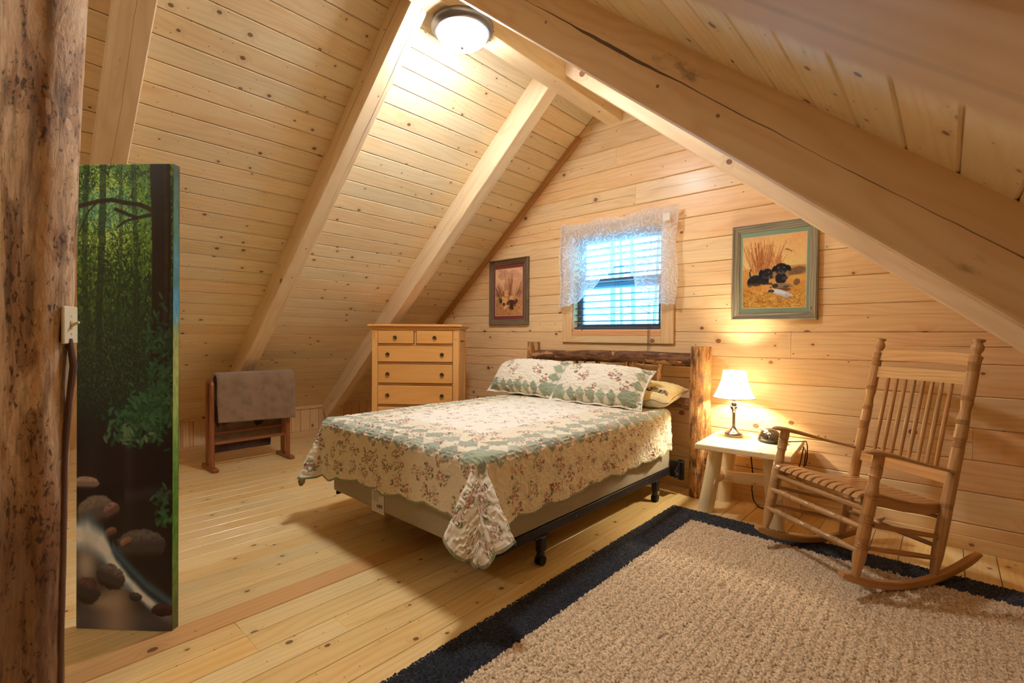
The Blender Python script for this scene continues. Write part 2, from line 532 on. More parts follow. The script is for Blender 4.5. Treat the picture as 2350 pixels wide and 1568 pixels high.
def struct(name, label=None):
    o = bpy.data.objects.new(name, None)
    link(o)
    o['kind'] = 'structure'
    if label:
        o['label'] = label
    return o


class MB:
    """Collects geometry with metre UVs and builds one mesh."""

    def __init__(self):
        self.v, self.f, self.uv = [], [], []

    def add(self, vs, fs, uvs, mat=None):
        o = len(self.v)
        self.v += [tuple(mat @ Vector(p)) for p in vs] if mat is not None else [tuple(p) for p in vs]
        self.f += [tuple(i + o for i in f) for f in fs]
        self.uv += uvs
        return self

    def box(self, x0, x1, y0, y1, z0, z1, ch=0.003, grain=0, mat=None, off=0.0):
        lo, hi = (x0, y0, z0), (x1, y1, z1)
        ch = min(ch, 0.45 * min(hi[i] - lo[i] for i in range(3)))
        vs, idx = [], {}
        for sx in (0, 1):
            for sy in (0, 1):
                for sz in (0, 1):
                    s = (sx, sy, sz)
                    for a in range(3):
                        p = [(hi[i] - (0 if i == a else ch)) if s[i] else (lo[i] + (0 if i == a else ch)) for i in range(3)]
                        idx[s + (a,)] = len(vs)
                        vs.append(p)
        fs = []
        for a in range(3):
            b_, c_ = (a + 1) % 3, (a + 2) % 3
            for sgn in (0, 1):
                q = []
                for sb, sc in ((0, 0), (1, 0), (1, 1), (0, 1)):
                    s = [0, 0, 0]
                    s[a], s[b_], s[c_] = sgn, sb, sc
                    q.append(idx[tuple(s) + (a,)])
                fs.append(q if sgn else q[::-1])
            # edges along axis a
            for sb in (0, 1):
                for sc in (0, 1):
                    def k(sa, face):
                        s = [0, 0, 0]
                        s[a], s[b_], s[c_] = sa, sb, sc
                        return idx[tuple(s) + (face,)]
                    q = [k(0, b_), k(1, b_), k(1, c_), k(0, c_)]
                    fs.append(q if (sb == sc) else q[::-1])
        for sx in (0, 1):
            for sy in (0, 1):
                for sz in (0, 1):
                    q = [idx[(sx, sy, sz, a)] for a in range(3)]
                    fs.append(q if (sx + sy + sz) % 2 else q[::-1])
        g = grain
        uvs = []
        for f in fs:
            p = [Vector(vs[i]) for i in f]
            n = (p[1] - p[0]).cross(p[2] - p[0])
            d = max(range(3), key=lambda i: abs(n[i]))
            if d == g:
                a_, b_ = (g + 1) % 3, (g + 2) % 3
                uvs.append([(q[a_] * 0.3 + off, q[b_]) for q in p])
            else:
                o_ = 3 - d - g
                uvs.append([(q[g] + off, q[o_] + (0.37 * d if d != 2 else 0)) for q in p])
        return self.add(vs, fs, uvs, mat)

    def tube(self, pts, rad, n=12, caps=True, flat=None, up=None):
        """Round section swept along pts; rad number or list; flat=(a,b) scales the section's two axes."""
        pts = [Vector(p) for p in pts]
        m = len(pts)
        rad = [rad] * m if isinstance(rad, (int, float)) else list(rad)
        tang = [(pts[min(i + 1, m - 1)] - pts[max(i - 1, 0)]).normalized() for i in range(m)]
        ref = Vector(up) if up else (Vector((0, 0, 1)) if abs(tang[0].z) < 0.9 else Vector((1, 0, 0)))
        vs, L, length = [], [], 0.0
        a = (ref - tang[0] * ref.dot(tang[0])).normalized()
        fa, fb = flat or (1, 1)
        for i in range(m):
            if i:
                length += (pts[i] - pts[i - 1]).length
                a = (a - tang[i] * a.dot(tang[i])).normalized()
            b_ = tang[i].cross(a)
            L.append(length)
            for k in range(n):
                t = 2 * PI * k / n
                vs.append(pts[i] + (a * math.cos(t) * fa + b_ * math.sin(t) * fb) * rad[i])
        fs, uvs = [], []
        rm = max(rad)
        for i in range(m - 1):
            for k in range(n):
                k2 = (k + 1) % n
                fs.append([i * n + k, i * n + k2, (i + 1) * n + k2, (i + 1) * n + k])
                v0, v1 = 2 * PI * rm * k / n, 2 * PI * rm * (k + 1) / n
                uvs.append([(L[i], v0), (L[i], v1), (L[i + 1], v1), (L[i + 1], v0)])
        if caps:
            for base, rev in ((0, True), ((m - 1) * n, False)):
                f = [base + k for k in range(n)]
                fs.append(f[::-1] if rev else f)
                r_ = rad[0] if rev else rad[-1]
                q = [(r_ * math.cos(2 * PI * k / n) * 0.3, r_ * math.sin(2 * PI * k / n)) for k in range(n)]
                uvs.append(q[::-1] if rev else q)
        return self.add(vs, fs, uvs)

    def turned(self, p0, p1, prof, n=16):
        """prof: list of (fraction along p0-p1, radius)."""
        p0, p1 = Vector(p0), Vector(p1)
        return self.tube([p0.lerp(p1, t) for t, _ in prof], [r for _, r in prof], n)

    def sweep(self, pts, wid, hgt, side, ch=0.004):
        """Rectangular section with chamfers; side = width direction; wid/hgt numbers or lists."""
        pts = [Vector(p) for p in pts]
        m = len(pts)
        wid = [wid] * m if isinstance(wid, (int, float)) else wid
        hgt = [hgt] * m if isinstance(hgt, (int, float)) else hgt
        side = Vector(side).normalized()
        vs, Ls, L = [], [], 0.0
        for i in range(m):
            if i:
                L += (pts[i] - pts[i - 1]).length
            Ls.append(L)
            t = (pts[min(i + 1, m - 1)] - pts[max(i - 1, 0)]).normalized()
            nn = t.cross(side).normalized()
            w, h = wid[i] / 2, hgt[i] / 2
            c = min(ch, w * 0.6, h * 0.6)
            for a, b_ in ((-w + c, -h), (w - c, -h), (w, -h + c), (w, h - c), (w - c, h), (-w + c, h), (-w, h - c), (-w, -h + c)):
                vs.append(pts[i] + side * a + nn * b_)
        fs, uvs = [], []
        vv = [0, wid[0], wid[0] + .004, wid[0] + hgt[0], wid[0] + hgt[0] + .004, 2 * wid[0] + hgt[0], 2 * wid[0] + hgt[0] + .004, 2 * (wid[0] + hgt[0]), 2 * (wid[0] + hgt[0]) + .004]
        for i in range(m - 1):
            for k in range(8):
                k2 = (k + 1) % 8
                fs.append([i * 8 + k, i * 8 + k2, (i + 1) * 8 + k2, (i + 1) * 8 + k])
                uvs.append([(Ls[i], vv[k]), (Ls[i], vv[k + 1]), (Ls[i + 1], vv[k + 1]), (Ls[i + 1], vv[k])])
        for base, rev in ((0, True), ((m - 1) * 8, False)):
            f = [base + k for k in range(8)]
            fs.append(f[::-1] if rev else f)
            q = [(vs[base + k].dot(side) * 0.3, vs[base + k].z) for k in range(8)]
            uvs.append(q[::-1] if rev else q)
        return self.add(vs, fs, uvs)

    def prism(self, poly, thick, mat=None, grain_u=(1, 0)):
        """poly in local XY (counter-clockwise), extruded 0..thick along local Z."""
        n = len(poly)
        vs = [(x, y, 0) for x, y in poly] + [(x, y, thick) for x, y in poly]
        gu = Vector(grain_u).normalized()
        gv = Vector((-gu.y, gu.x))
        uvp = [(Vector(p).dot(gu), Vector(p).dot(gv)) for p in poly]
        fs = [list(range(n))[::-1], [n + i for i in range(n)]]
        uvs = [uvp[::-1], uvp]
        for i in range(n):
            j = (i + 1) % n
            fs.append([i, j, n + j, n + i])
            uvs.append([(uvp[i][0], uvp[i][1]), (uvp[j][0], uvp[j][1]), (uvp[j][0], uvp[j][1] + thick), (uvp[i][0], uvp[i][1] + thick)])
        return self.add(vs, fs, uvs, mat)

    def mesh(self, name, mat, smooth=35.0):
        me = bpy.data.meshes.new(name)
        me.from_pydata(self.v, [], self.f)
        ul = me.uv_layers.new(name='UVMap')
        flat = np.array([c for f in self.uv for p in f for c in p], dtype=np.float32)
        ul.data.foreach_set('uv', flat)
        me.materials.append(mat)
        if smooth:
            me.polygons.foreach_set('use_smooth', [True] * len(me.polygons))
            me.set_sharp_from_angle(angle=math.radians(smooth))
        me.update()
        return me

    def shift(self, v):
        self.v = [(p[0] + v[0], p[1] + v[1], p[2] + v[2]) for p in self.v]
        return self

    def build(self, name, mat, parent=None, smooth=35.0, rel=False):
        if rel and parent:
            l = parent.location if parent.parent is None else parent.parent.location
            self.shift((-l[0], -l[1], -l[2]))
        return link(bpy.data.objects.new(name, self.mesh(name, mat, smooth)), parent)


def inst(me, name, parent, mw):
    o = bpy.data.objects.new(name, me)
    o.matrix_local = mw
    return link(o, parent)


def grid_mesh(name, P, mat, col=None, uv=None, parent=None, smooth=True, close_u=False):
    """P: (h, w, 3) array of points -> quad grid; col: (h, w, 3) linear colours; uv: (h, w, 2)."""
    h, w = P.shape[:2]
    ii = np.arange(h * w).reshape(h, w)
    q = np.stack([ii[:-1, :-1], ii[:-1, 1:], ii[1:, 1:], ii[1:, :-1]], -1).reshape(-1, 4)
    if close_u:
        q = np.concatenate([q, np.stack([ii[:-1, -1], ii[:-1, 0], ii[1:, 0], ii[1:, -1]], -1).reshape(-1, 4)])
    return raw_mesh(name, P.reshape(-1, 3), q, mat, None if col is None else col.reshape(-1, 3), None if uv is None else uv.reshape(-1, 2), parent, smooth)


def raw_mesh(name, V, Q, mat, col=None, uv=None, parent=None, smooth=True):
    me = bpy.data.meshes.new(name)
    V = np.ascontiguousarray(V, dtype=np.float32)
    Q = np.ascontiguousarray(Q, dtype=np.int32)
    k = Q.shape[1]
    me.vertices.add(len(V))
    me.vertices.foreach_set('co', V.ravel())
    me.loops.add(Q.size)
    me.loops.foreach_set('vertex_index', Q.ravel())
    me.polygons.add(len(Q))
    me.polygons.foreach_set('loop_start', np.arange(0, Q.size, k, dtype=np.int32))
    me.polygons.foreach_set('use_smooth', np.full(len(Q), smooth))
    me.update(calc_edges=True)
    if uv is not None:
        ul = me.uv_layers.new(name='UVMap')
        ul.data.foreach_set('uv', np.ascontiguousarray(uv[Q.ravel()], dtype=np.float32).ravel())
    if col is not None:
        at = me.color_attributes.new(name='Col', type='FLOAT_COLOR', domain='POINT')
        c4 = np.ones((len(V), 4), dtype=np.float32)
        c4[:, :3] = col
        at.data.foreach_set('color', c4.ravel())
    me.materials.append(mat)
    me.validate()
    return link(bpy.data.objects.new(name, me), parent)


nr = np.random.RandomState(3)


def vnoise(h, w, cy, cx, seed=0, oct=3):
    """Smooth value noise, values about 0..1."""
    r = np.random.RandomState(seed)
    out = np.zeros((h, w))
    amp, tot = 1.0, 0.0
    for o in range(oct):
        gy, gx = max(2, int(cy * 2 ** o)), max(2, int(cx * 2 ** o))
        g = r.rand(gy + 2, gx + 2)
        y = np.linspace(0, gy, h)[:, None]
        x = np.linspace(0, gx, w)[None, :]
        yi, xi = y.astype(int), x.astype(int)
        fy, fx = y - yi, x - xi
        fy, fx = fy * fy * (3 - 2 * fy), fx * fx * (3 - 2 * fx)
        v = g[yi, xi] * (1 - fy) * (1 - fx) + g[yi, xi + 1] * (1 - fy) * fx + g[yi + 1, xi] * fy * (1 - fx) + g[yi + 1, xi + 1] * fy * fx
        out += amp * v
        tot += amp
        amp *= 0.55
    return out / tot


def lin(img):
    img = np.clip(img, 0, 255) / 255.0
    return np.where(img <= 0.04045, img / 12.92, ((img + 0.055) / 1.055) ** 2.4)


def sstep(a, b, x):
    t = np.clip((x - a) / (b - a), 0, 1)
    return t * t * (3 - 2 * t)


# ================================================================== ROOM SHELL
YF, YB = -6.2, 0.0                     # room runs from behind the camera to the gable wall
ML = 0.84                              # left slope
def zl(x): return 3.374 + ML * (x + 2.3)
MR = 0.845
ZR0 = 3.458                            # right slope height at the ridge beam's right face x = -2.159
def zr(x): return ZR0 - MR * (x + 2.159)
XK, XR = -5.96, 1.45                   # knee walls
PITCH = 0.134

# ---- floor: planks run along Y
floor = struct('floor', 'knotty pine plank floor running towards the gable wall')
MB().box(-6.1, 1.6, YF, 0.1, -0.08, -0.022, 0.002).build('subfloor', M['hide'], floor)
pc = {}
def plank_mesh(key, L, W, T, ch, mat):
    k = (key, round(L, 3), round(W, 4))
    if k not in pc:
        pc[k] = MB().box(0, L, 0.0015, W - 0.0015, -T, 0, ch, 0).mesh('plank', mat, 0)
    return pc[k]

RZ90 = Matrix.Rotation(PI / 2, 4, 'Z')
def floor_plank(x1, y0, y1, W=PITCH, mat='floor', z=0.0, name='plank'):
    # local X along world Y, local Y along world -X
    inst(plank_mesh(mat, y1 - y0, W, 0.02, 0.0012, M[mat]), name, floor, Matrix.Translation((x1, y0, z)) @ RZ90)

lens = (1.2, 1.8, 2.4, 3.0)
def floor_row(x1, mat='floor', ystart=-4.6):
    y = ystart + rng.choice((0, .3, .6, .9)) - .9
    while y < -0.01:
        L = rng.choice(lens)
        y1 = y + L
        if y1 > -0.5:
            y1 = 0.0
        floor_plank(x1, y, y1, mat=mat)
        y = y1

k = 0
x1 = -2.197
while x1 < 1.5:                        # right of the floor beam
    x1 += PITCH
    ys = -4.6
    if x1 > -1.0:                      # mostly under the rug: only the strip by the wall shows
        floor_plank(x1, -0.9, 0.0)
        floor_plank(x1, -3.3, -0.9)
    else:
        floor_row(x1)
x1 = -2.331
while x1 > -5.96:
    floor_row(x1)
    x1 -= PITCH
MB().box(-2.331, -2.197, YF, -0.0, -0.02, 0.004, 0.003, 1).build('floor_beam_cap', M['sill'], floor)

# ---- gable wall at Y = 0: log-siding boards
wall = struct('wall_back', 'gable wall of knotty pine boards')
ROW, Z0 = 0.1838, 0.147
WX0, WX1, WZ0, WZ1 = -2.665, -1.765, 1.262, 2.150      # window opening
joints = {2: [0.113], 4: [-1.23], 5: [-0.814], 12: [-2.02], 14: [-2.212]}
def wall_board(xa0, xa1, xb0, xb1, z0, z1):
    """Board with bottom edge xa0-xa1 and top edge xb0-xb1; chamfered long edges."""
    if xa1 - xa0 < 0.02:
        return
    g, c = 0.0008, 0.006
    mb = MB()
    h = z1 - z0
    prof = [(0.03, g), (c, g), (0.0, g + c), (0.0, h - g - c), (c, h - g), (0.03, h - g)]
    n = len(prof)
    vs, uvs = [], []
    for e in (0, 1):
        for (yy, zz) in prof:
            t = zz / h
            xx = (xa0 * (1 - t) + xb0 * t) if e == 0 else (xa1 * (1 - t) + xb1 * t)
            vs.append((xx + (0.0006 if e == 0 else -0.0006), yy, z0 + zz))
    fs = []
    for i in range(n - 1):
        fs.append([i, n + i, n + i + 1, i + 1])
    fs += [list(range(n)), list(range(2 * n - 1, n - 1, -1))]
    for f in fs:
        uvs.append([(vs[i][0], vs[i][2] - z0) for i in f])
    mb.add(vs, fs, uvs)
    mb.build('board', M['wall'], wall, 0)

for r in range(-1, 19):
    z0 = Z0 + ROW * r
    z1 = z0 + ROW
    z0 = max(z0, 0.0)
    xl = lambda z: max(XK - 0.02, -2.3 + (z - 3.374) / ML)
    xr = lambda z: min(XR + 0.02, -2.159 + (ZR0 - z) / MR)
    zt = min(z1, 3.44)
    if zt - z0 < 0.02:
        continue
    spans = [(xl(z0), xr(z0), xl(zt), xr(zt))]
    cuts = sorted(joints.get(r, []))
    segs = []
    a0, b0 = xl(z0), xl(zt)
    for cx in cuts:
        segs.append((a0, cx, b0, cx))
        a0 = b0 = cx
    segs.append((a0, xr(z0), b0, xr(zt)))
    for (p, q, s_, t_) in segs:
        lo, hi = max(z0, WZ0), min(zt, WZ1)
        if hi - lo > 0.01 and q > WX0 and p < WX1:
            wall_board(p, min(q, WX0), s_, min(t_, WX0), z0, zt)
            wall_board(max(p, WX1), q, max(s_, WX1), t_, z0, zt)
            if z0 < WZ0 - 0.005:
                wall_board(max(p, WX0), min(q, WX1), max(p, WX0), min(q, WX1), z0, WZ0)
            if zt > WZ1 + 0.005:
                wall_board(max(p, WX0), min(q, WX1), max(p, WX0), min(q, WX1), WZ1, zt)
        else:
            wall_board(p, q, s_, t_, z0, zt)
# sheathing behind the boards, with the window hole
sh = MB()
for (a, b_, c, d) in ((-6.3, WX0, 0, 3.9), (WX1, 1.9, 0, 3.9), (WX0, WX1, 0, WZ0), (WX0, WX1, WZ1, 3.9)):
    sh.box(a, b_, 0.028, 0.16, c, d, 0.001)
sh.build('sheathing', M['gap'], wall, 0)

bb = struct('baseboard_back')
MB().box(XK, XR, -0.022, 0.0, 0.0, 0.078, 0.002).build('lower_board', M['trim'], bb)
MB().box(XK, XR, -0.014, 0.0, 0.078, 0.147, 0.004, off=3.1).build('upper_board', M['trim'], bb)

# ---- ceilings: planks run along Y
def slope_frame(p, ang):
    """local X -> world Y, local Y -> up-slope/along-slope dir, local Z -> out of the ceiling (down)."""
    return Matrix.Translation(p) @ ang

def make_ceiling(name, label, side):
    ce = struct(name, label)
    if side < 0:
        d = Vector((-1, 0, -ML)).normalized()          # down the slope, away from ridge
        start = Vector((-2.299, 0, zl(-2.299)))
        length = (XK - 0.05 + 2.299) / d.x
    else:
        d = Vector((1, 0, -MR)).normalized()
        start = Vector((-2.159, 0, zr(-2.159)))
        length = (XR + 0.05 + 2.159) / d.x
    xax = Vector((0, 1, 0))
    nrm = xax.cross(d)
    if nrm.z > 0:                                       # keep the face (local +Z) looking down into the room
        xax = -xax
        nrm = xax.cross(d)
    rot = Matrix((xax, d, nrm)).transposed().to_4x4()
    n = int(length / PITCH) + 1
    for i in range(n):
        o = start + d * (i * PITCH + (0.03 if side < 0 else 0.03))
        cuts = [-5.0]
        if side < 0:
            cuts.append(-2.085 if i % 2 else -0.815)
        cuts.append(0.0)
        for a, b_ in zip(cuts[:-1], cuts[1:]):
            L = b_ - a
            y = a if xax.y > 0 else b_
            me = plank_mesh('ceil', L, PITCH, 0.018, 0.005, M['ceil'])
            inst(me, 'plank', ce, Matrix.Translation((o.x, y, o.z)) @ rot)
    # roof deck above the planks
    mb = MB()
    mb.box(YF - 0.1, 0.2, -0.2, length + 0.2, -0.10, -0.0175, 0.001, mat=Matrix.Translation(start) @ Matrix((Vector((0, 1, 0)), d, Vector((0, 1, 0)).cross(d) * (1 if xax.y > 0 else -1))).transposed().to_4x4())
    mb.build('roof_deck', M['gap'], ce, 0)
    return ce

make_ceiling('ceiling_left', 'pale pine tongue-and-groove ceiling of the left slope', -1)
make_ceiling('ceiling_right', 'pine tongue-and-groove ceiling of the right slope', 1)

# ---- knee walls and the wall behind the camera
kl = struct('wall_left', 'low pine knee wall under the left slope')
zk = zl(XK) + 0.03
MB().box(XK - 0.15, XK - 0.02, YF, 0.1, -0.05, zk + 0.1, 0.001).build('sheathing', M['gap'], kl)
y = 0.0
while y > -4.8:
    w_ = 0.115
    inst(plank_mesh('knee', zk, w_, 0.02, 0.004, M['trim']), 'board', kl,
         Matrix.Translation((XK, y - w_, 0)) @ Matrix(((0, 0, 1), (0, 1, 0), (1, 0, 0))).to_4x4())
    y -= w_
MB().box(XK, XK + 0.018, -2.40, -0.82, 0.275, 0.335, 0.003, 1).build('panel_top_rail', M['trim'], kl)
MB().box(XK, XK + 0.018, -0.875, -0.82, 0.0, 0.274, 0.003, 2).build('panel_stile', M['trim'], kl)
MB().box(XK, XK + 0.018, -2.40, -2.345, 0.0, 0.274, 0.003, 2).build('panel_stile', M['trim'], kl)
kr = struct('wall_right', 'low pine knee wall under the right slope')
MB().box(XR, XR + 0.15, YF, 0.1, -0.05, zr(XR) + 0.2, 0.002, 1).build('boarding', M['trim'], kr)
wf = struct('wall_front', 'pine wall behind the viewer')
MB().prism([(XK - .1, -0.05), (XR + .1, -0.05), (XR + .1, zr(XR)), (-2.159, ZR0 + .1), (-2.299, ZR0 + .1), (XK - .1, zl(XK) - .05)], 0.1,
           Matrix.Translation((0, YF, 0)) @ Matrix.Rotation(PI / 2, 4, 'X')).build('boarding', M['trim'], wf, 0)

# slope trim on the gable wall
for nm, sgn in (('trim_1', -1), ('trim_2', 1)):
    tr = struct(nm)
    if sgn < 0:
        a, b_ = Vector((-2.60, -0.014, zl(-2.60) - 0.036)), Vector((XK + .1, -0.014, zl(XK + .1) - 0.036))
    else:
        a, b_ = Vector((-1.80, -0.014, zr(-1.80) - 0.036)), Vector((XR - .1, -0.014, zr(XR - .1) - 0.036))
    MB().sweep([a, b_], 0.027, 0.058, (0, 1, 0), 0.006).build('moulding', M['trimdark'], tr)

# ================================================================== BEAMS
rb = MB().box(-2.299, -2.159, YF, 0.02, 3.116, 3.50, 0.004, 1).build('ridge_beam', M['beam'])
tag(rb, 'long pine ridge beam along the peak that carries the domed light', 'beam')
rf = MB()

def rafter(side, ynear, width, depth, label, mat='beam', off=0.0):
    d = Vector((-1, 0, -ML)).normalized() if side < 0 else Vector((1, 0, -MR)).normalized()
    if side < 0:
        top = Vector((-2.299, ynear, zl(-2.299)))
        L = (XK + 2.299) / d.x
    else:
        top = Vector((-2.159, ynear, zr(-2.159)))
        L = (XR + 2.159) / d.x
    inn = Vector((d.z, 0, -d.x)) if side > 0 else Vector((-d.z, 0, d.x))   # perpendicular, into the room
    if inn.z > 0:
        inn = -inn
    m = Matrix((d, Vector((0, 1, 0)), inn)).transposed().to_4x4()
    mb = MB()
    k_ = ML if side < 0 else MR
    cutx = depth * k_                                   # plumb cut against the ridge
    vs = [(0, 0, 0), (0, width, 0), (L, 0, 0), (L, width, 0), (cutx * -1.0 + 0.0, 0, depth), (-cutx, width, depth), (L, 0, depth), (L, width, depth)]
    c = 0.006
    # section with small chamfers on the room-side edges
    sec = [(0, 0.0), (0, depth - c), (c, depth), (width - c, depth), (width, depth - c), (width, 0.0)]
    vv, uu = [], []
    for e in (0, 1):
        for (yy, zz) in sec:
            vv.append(((k_ * zz if e == 0 else L), yy, zz))
    fs = []
    n = len(sec)
    per = [0]
    for i in range(n):
        j = (i + 1) % n
        per.append(per[-1] + math.hypot(sec[j][0] - sec[i][0], sec[j][1] - sec[i][1]))
    uvs = []
    for i in range(n):
        j = (i + 1) % n
        fs.append([i, j, n + j, n + i])
        # each broad face starts again at v = 0 so a drying check stays inside it
        base = 0.0
        uvs.append([(vv[i][0] + off, base), (vv[j][0] + off, per[i + 1] - per[i]), (L + off, per[i + 1] - per[i]), (L + off, base)])
    fs += [list(range(n)), list(range(2 * n - 1, n - 1, -1))]
    uvs += [[(sec[i][0] * .3, sec[i][1]) for i in range(n)], [(sec[i - n][0] * .3, sec[i - n][1]) for i in range(2 * n - 1, n - 1, -1)]]
    mb.add(vv, fs, uvs, Matrix.Translation(top) @ m)
    o = mb.build('rafter', M[mat], None, 0)
    return tag(o, label, 'rafter', 'roof rafters')

rafter(-1, -3.387, 0.135, 0.195, 'cracked rafter on the left slope beside the log post, above the forest canvas', 'beam_split_mid', 0.9)
rafter(-1, -2.15, 0.125, 0.188, 'rafter on the left slope that comes down behind the blanket rack', 'beam', 2.0)
rafter(-1, -0.88, 0.125, 0.195, 'rafter on the left slope that comes down behind the dresser', 'beam', 5.0)
rafter(1, -0.85, 0.125, 0.213, 'brightly lit right rafter crossing just above the larger puppy picture', 'beam', 7.0)
rafter(1, -2.17, 0.13, 0.213, 'big shaded right rafter with a long dark split along its face', 'beam_split', 3.3)
rafter(1, -3.52, 0.135, 0.210, 'blurred rafter closest to the viewer, in the top right corner', 'beam', 11.0)


def log(mb, p0, p1, r0, r1, seed=0, segs=24, n=20, amp=0.06, bend=0.01, domed=0.0):
    """Irregular round log from p0 to p1."""
    r = np.random.RandomState(seed)
    p0, p1 = Vector(p0), Vector(p1)
    ax = (p1 - p0).normalized()
    a = ax.orthogonal().normalized()
    b_ = ax.cross(a)
    L = (p1 - p0).length
    nz = vnoise(segs + 1, n, max(2, L * 7), 5, seed, 2)
    nz[:, -3:] = nz[:, -3:] * np.array([.75, .5, .25]) + nz[:, :1] * np.array([.25, .5, .75])
    ph = r.rand(4) * 6
    vs = []
    for i in range(segs + 1):
        t = i / segs
        c = p0.lerp(p1, t) + a * math.sin(t * 5 + ph[0]) * bend + b_ * math.sin(t * 4 + ph[1]) * bend
        rr = r0 + (r1 - r0) * t
        for k in range(n):
            q = 2 * PI * k / n
            vs.append(c + (a * math.cos(q) + b_ * math.sin(q)) * rr * (1 + amp * 2 * (nz[i, k] - 0.5)))
    fs, uvs = [], []
    w = 2 * PI * max(r0, r1) / n
    for i in range(segs):
        for k in range(n):
            k2 = (k + 1) % n
            fs.append([i * n + k, i * n + k2, (i + 1) * n + k2, (i + 1) * n + k])
            uvs.append([(i * L / segs, k * w), (i * L / segs, (k + 1) * w), ((i + 1) * L / segs, (k + 1) * w), ((i + 1) * L / segs, k * w)])
    for base, rev, p, rr in ((0, True, p0, r0), (segs * n, False, p1, r1)):
        f = [base + k for k in range(n)]
        q = [(rr * math.cos(2 * PI * k / n) * .15 + 7, rr * math.sin(2 * PI * k / n)) for k in range(n)]
        fs.append(f[::-1] if rev else f)
        uvs.append(q[::-1] if rev else q)
    return mb.add(vs, fs, uvs)


# ================================================================== LOG POST, SWITCH, CANVAS
PX = -2.215
lp = MB()
zs = np.linspace(0, 3.116, 90)
cy_ = np.interp(zs, [0, .6, 1.45, 2.3, 3.12], [-3.705, -3.692, -3.677, -3.662, -3.655])
rr_ = np.interp(zs, [0, .5, 1.0, 1.45, 2.0, 2.4, 3.12], [0.083, 0.080, 0.082, 0.087, 0.097, 0.105, 0.11])
n_ = 56
nz_ = vnoise(90, n_, 16, 6, 5, 3)
nz_[:, -6:] = nz_[:, -6:] * np.linspace(.85, .1, 6) + nz_[:, :1] * np.linspace(.15, .9, 6)
ang = np.linspace(0, 2 * PI, n_, endpoint=False) + PI * .9
R_ = rr_[:, None] * (1 + 0.10 * (nz_ - 0.5))
P_ = np.stack([PX + R_ * np.cos(ang), cy_[:, None] + R_ * np.sin(ang), np.repeat(zs[:, None], n_, 1)], -1)
vs_ = [tuple(p) for p in P_.reshape(-1, 3)]
fs_, uv_ = [], []
for i in range(89):
    for k in range(n_):
        k2 = (k + 1) % n_
        fs_.append([i * n_ + k, i * n_ + k2, (i + 1) * n_ + k2, (i + 1) * n_ + k])
        wv = 0.0107
        uv_.append([(zs[i], k * wv), (zs[i], (k + 1) * wv), (zs[i + 1], (k + 1) * wv), (zs[i + 1], k * wv)])
lp.add(vs_, fs_, uv_)
lpo = lp.build('log_post', M['post'], None, 60)
tag(lpo, 'thick peeled log post with dark mould spots at the left edge', 'post')

# toggle switch on the post, facing back-right
sw = thing('light_switch', 'ivory toggle light switch screwed to the log post', 'switch', (PX + 0.046, -3.612, 1.236), math.radians(-33.5))
MB().box(-0.032, 0.032, -0.022, 0.0, -0.058, 0.058, 0.003).build('switch_box', M['dark'], sw)
MB().box(-0.036, 0.036, -0.002, 0.008, -0.062, 0.062, 0.003).build('cover_plate', M['ivory'], sw)
MB().box(-0.006, 0.006, 0.008, 0.010, -0.014, 0.014, 0.001).build('toggle_slot', M['tanplate'], sw)
MB().sweep([(0, 0.006, -0.002), (0, 0.030, 0.010)], [0.009, 0.007], [0.011, 0.008], (1, 0, 0), 0.002).build('toggle', M['ivory'], sw)
for zz in (-0.03, 0.03):
    MB().tube([(0, 0.007, zz), (0, 0.0095, zz)], 0.003, 8).build('screw', M['tanplate'], sw)
for o in sw.children:
    pass
cdp = [(PX + .052, -3.610, 1.19), (PX + .062, -3.601, 1.10), (PX + .056, -3.612, 0.98), (PX + .050, -3.622, 0.80), (PX + .052, -3.626, 0.6), (PX + .05, -3.630, 0.4), (PX + .05, -3.634, 0.2), (PX + .05, -3.636, 0.0)]
cb = MB().tube(cdp, [0.008, 0.011, 0.009, 0.008, 0.007, 0.007, 0.007, 0.007], 10)
tag(cb.build('switch_conduit', M['browncord']), 'brown bark-like conduit running down the log post below the switch', 'cable')

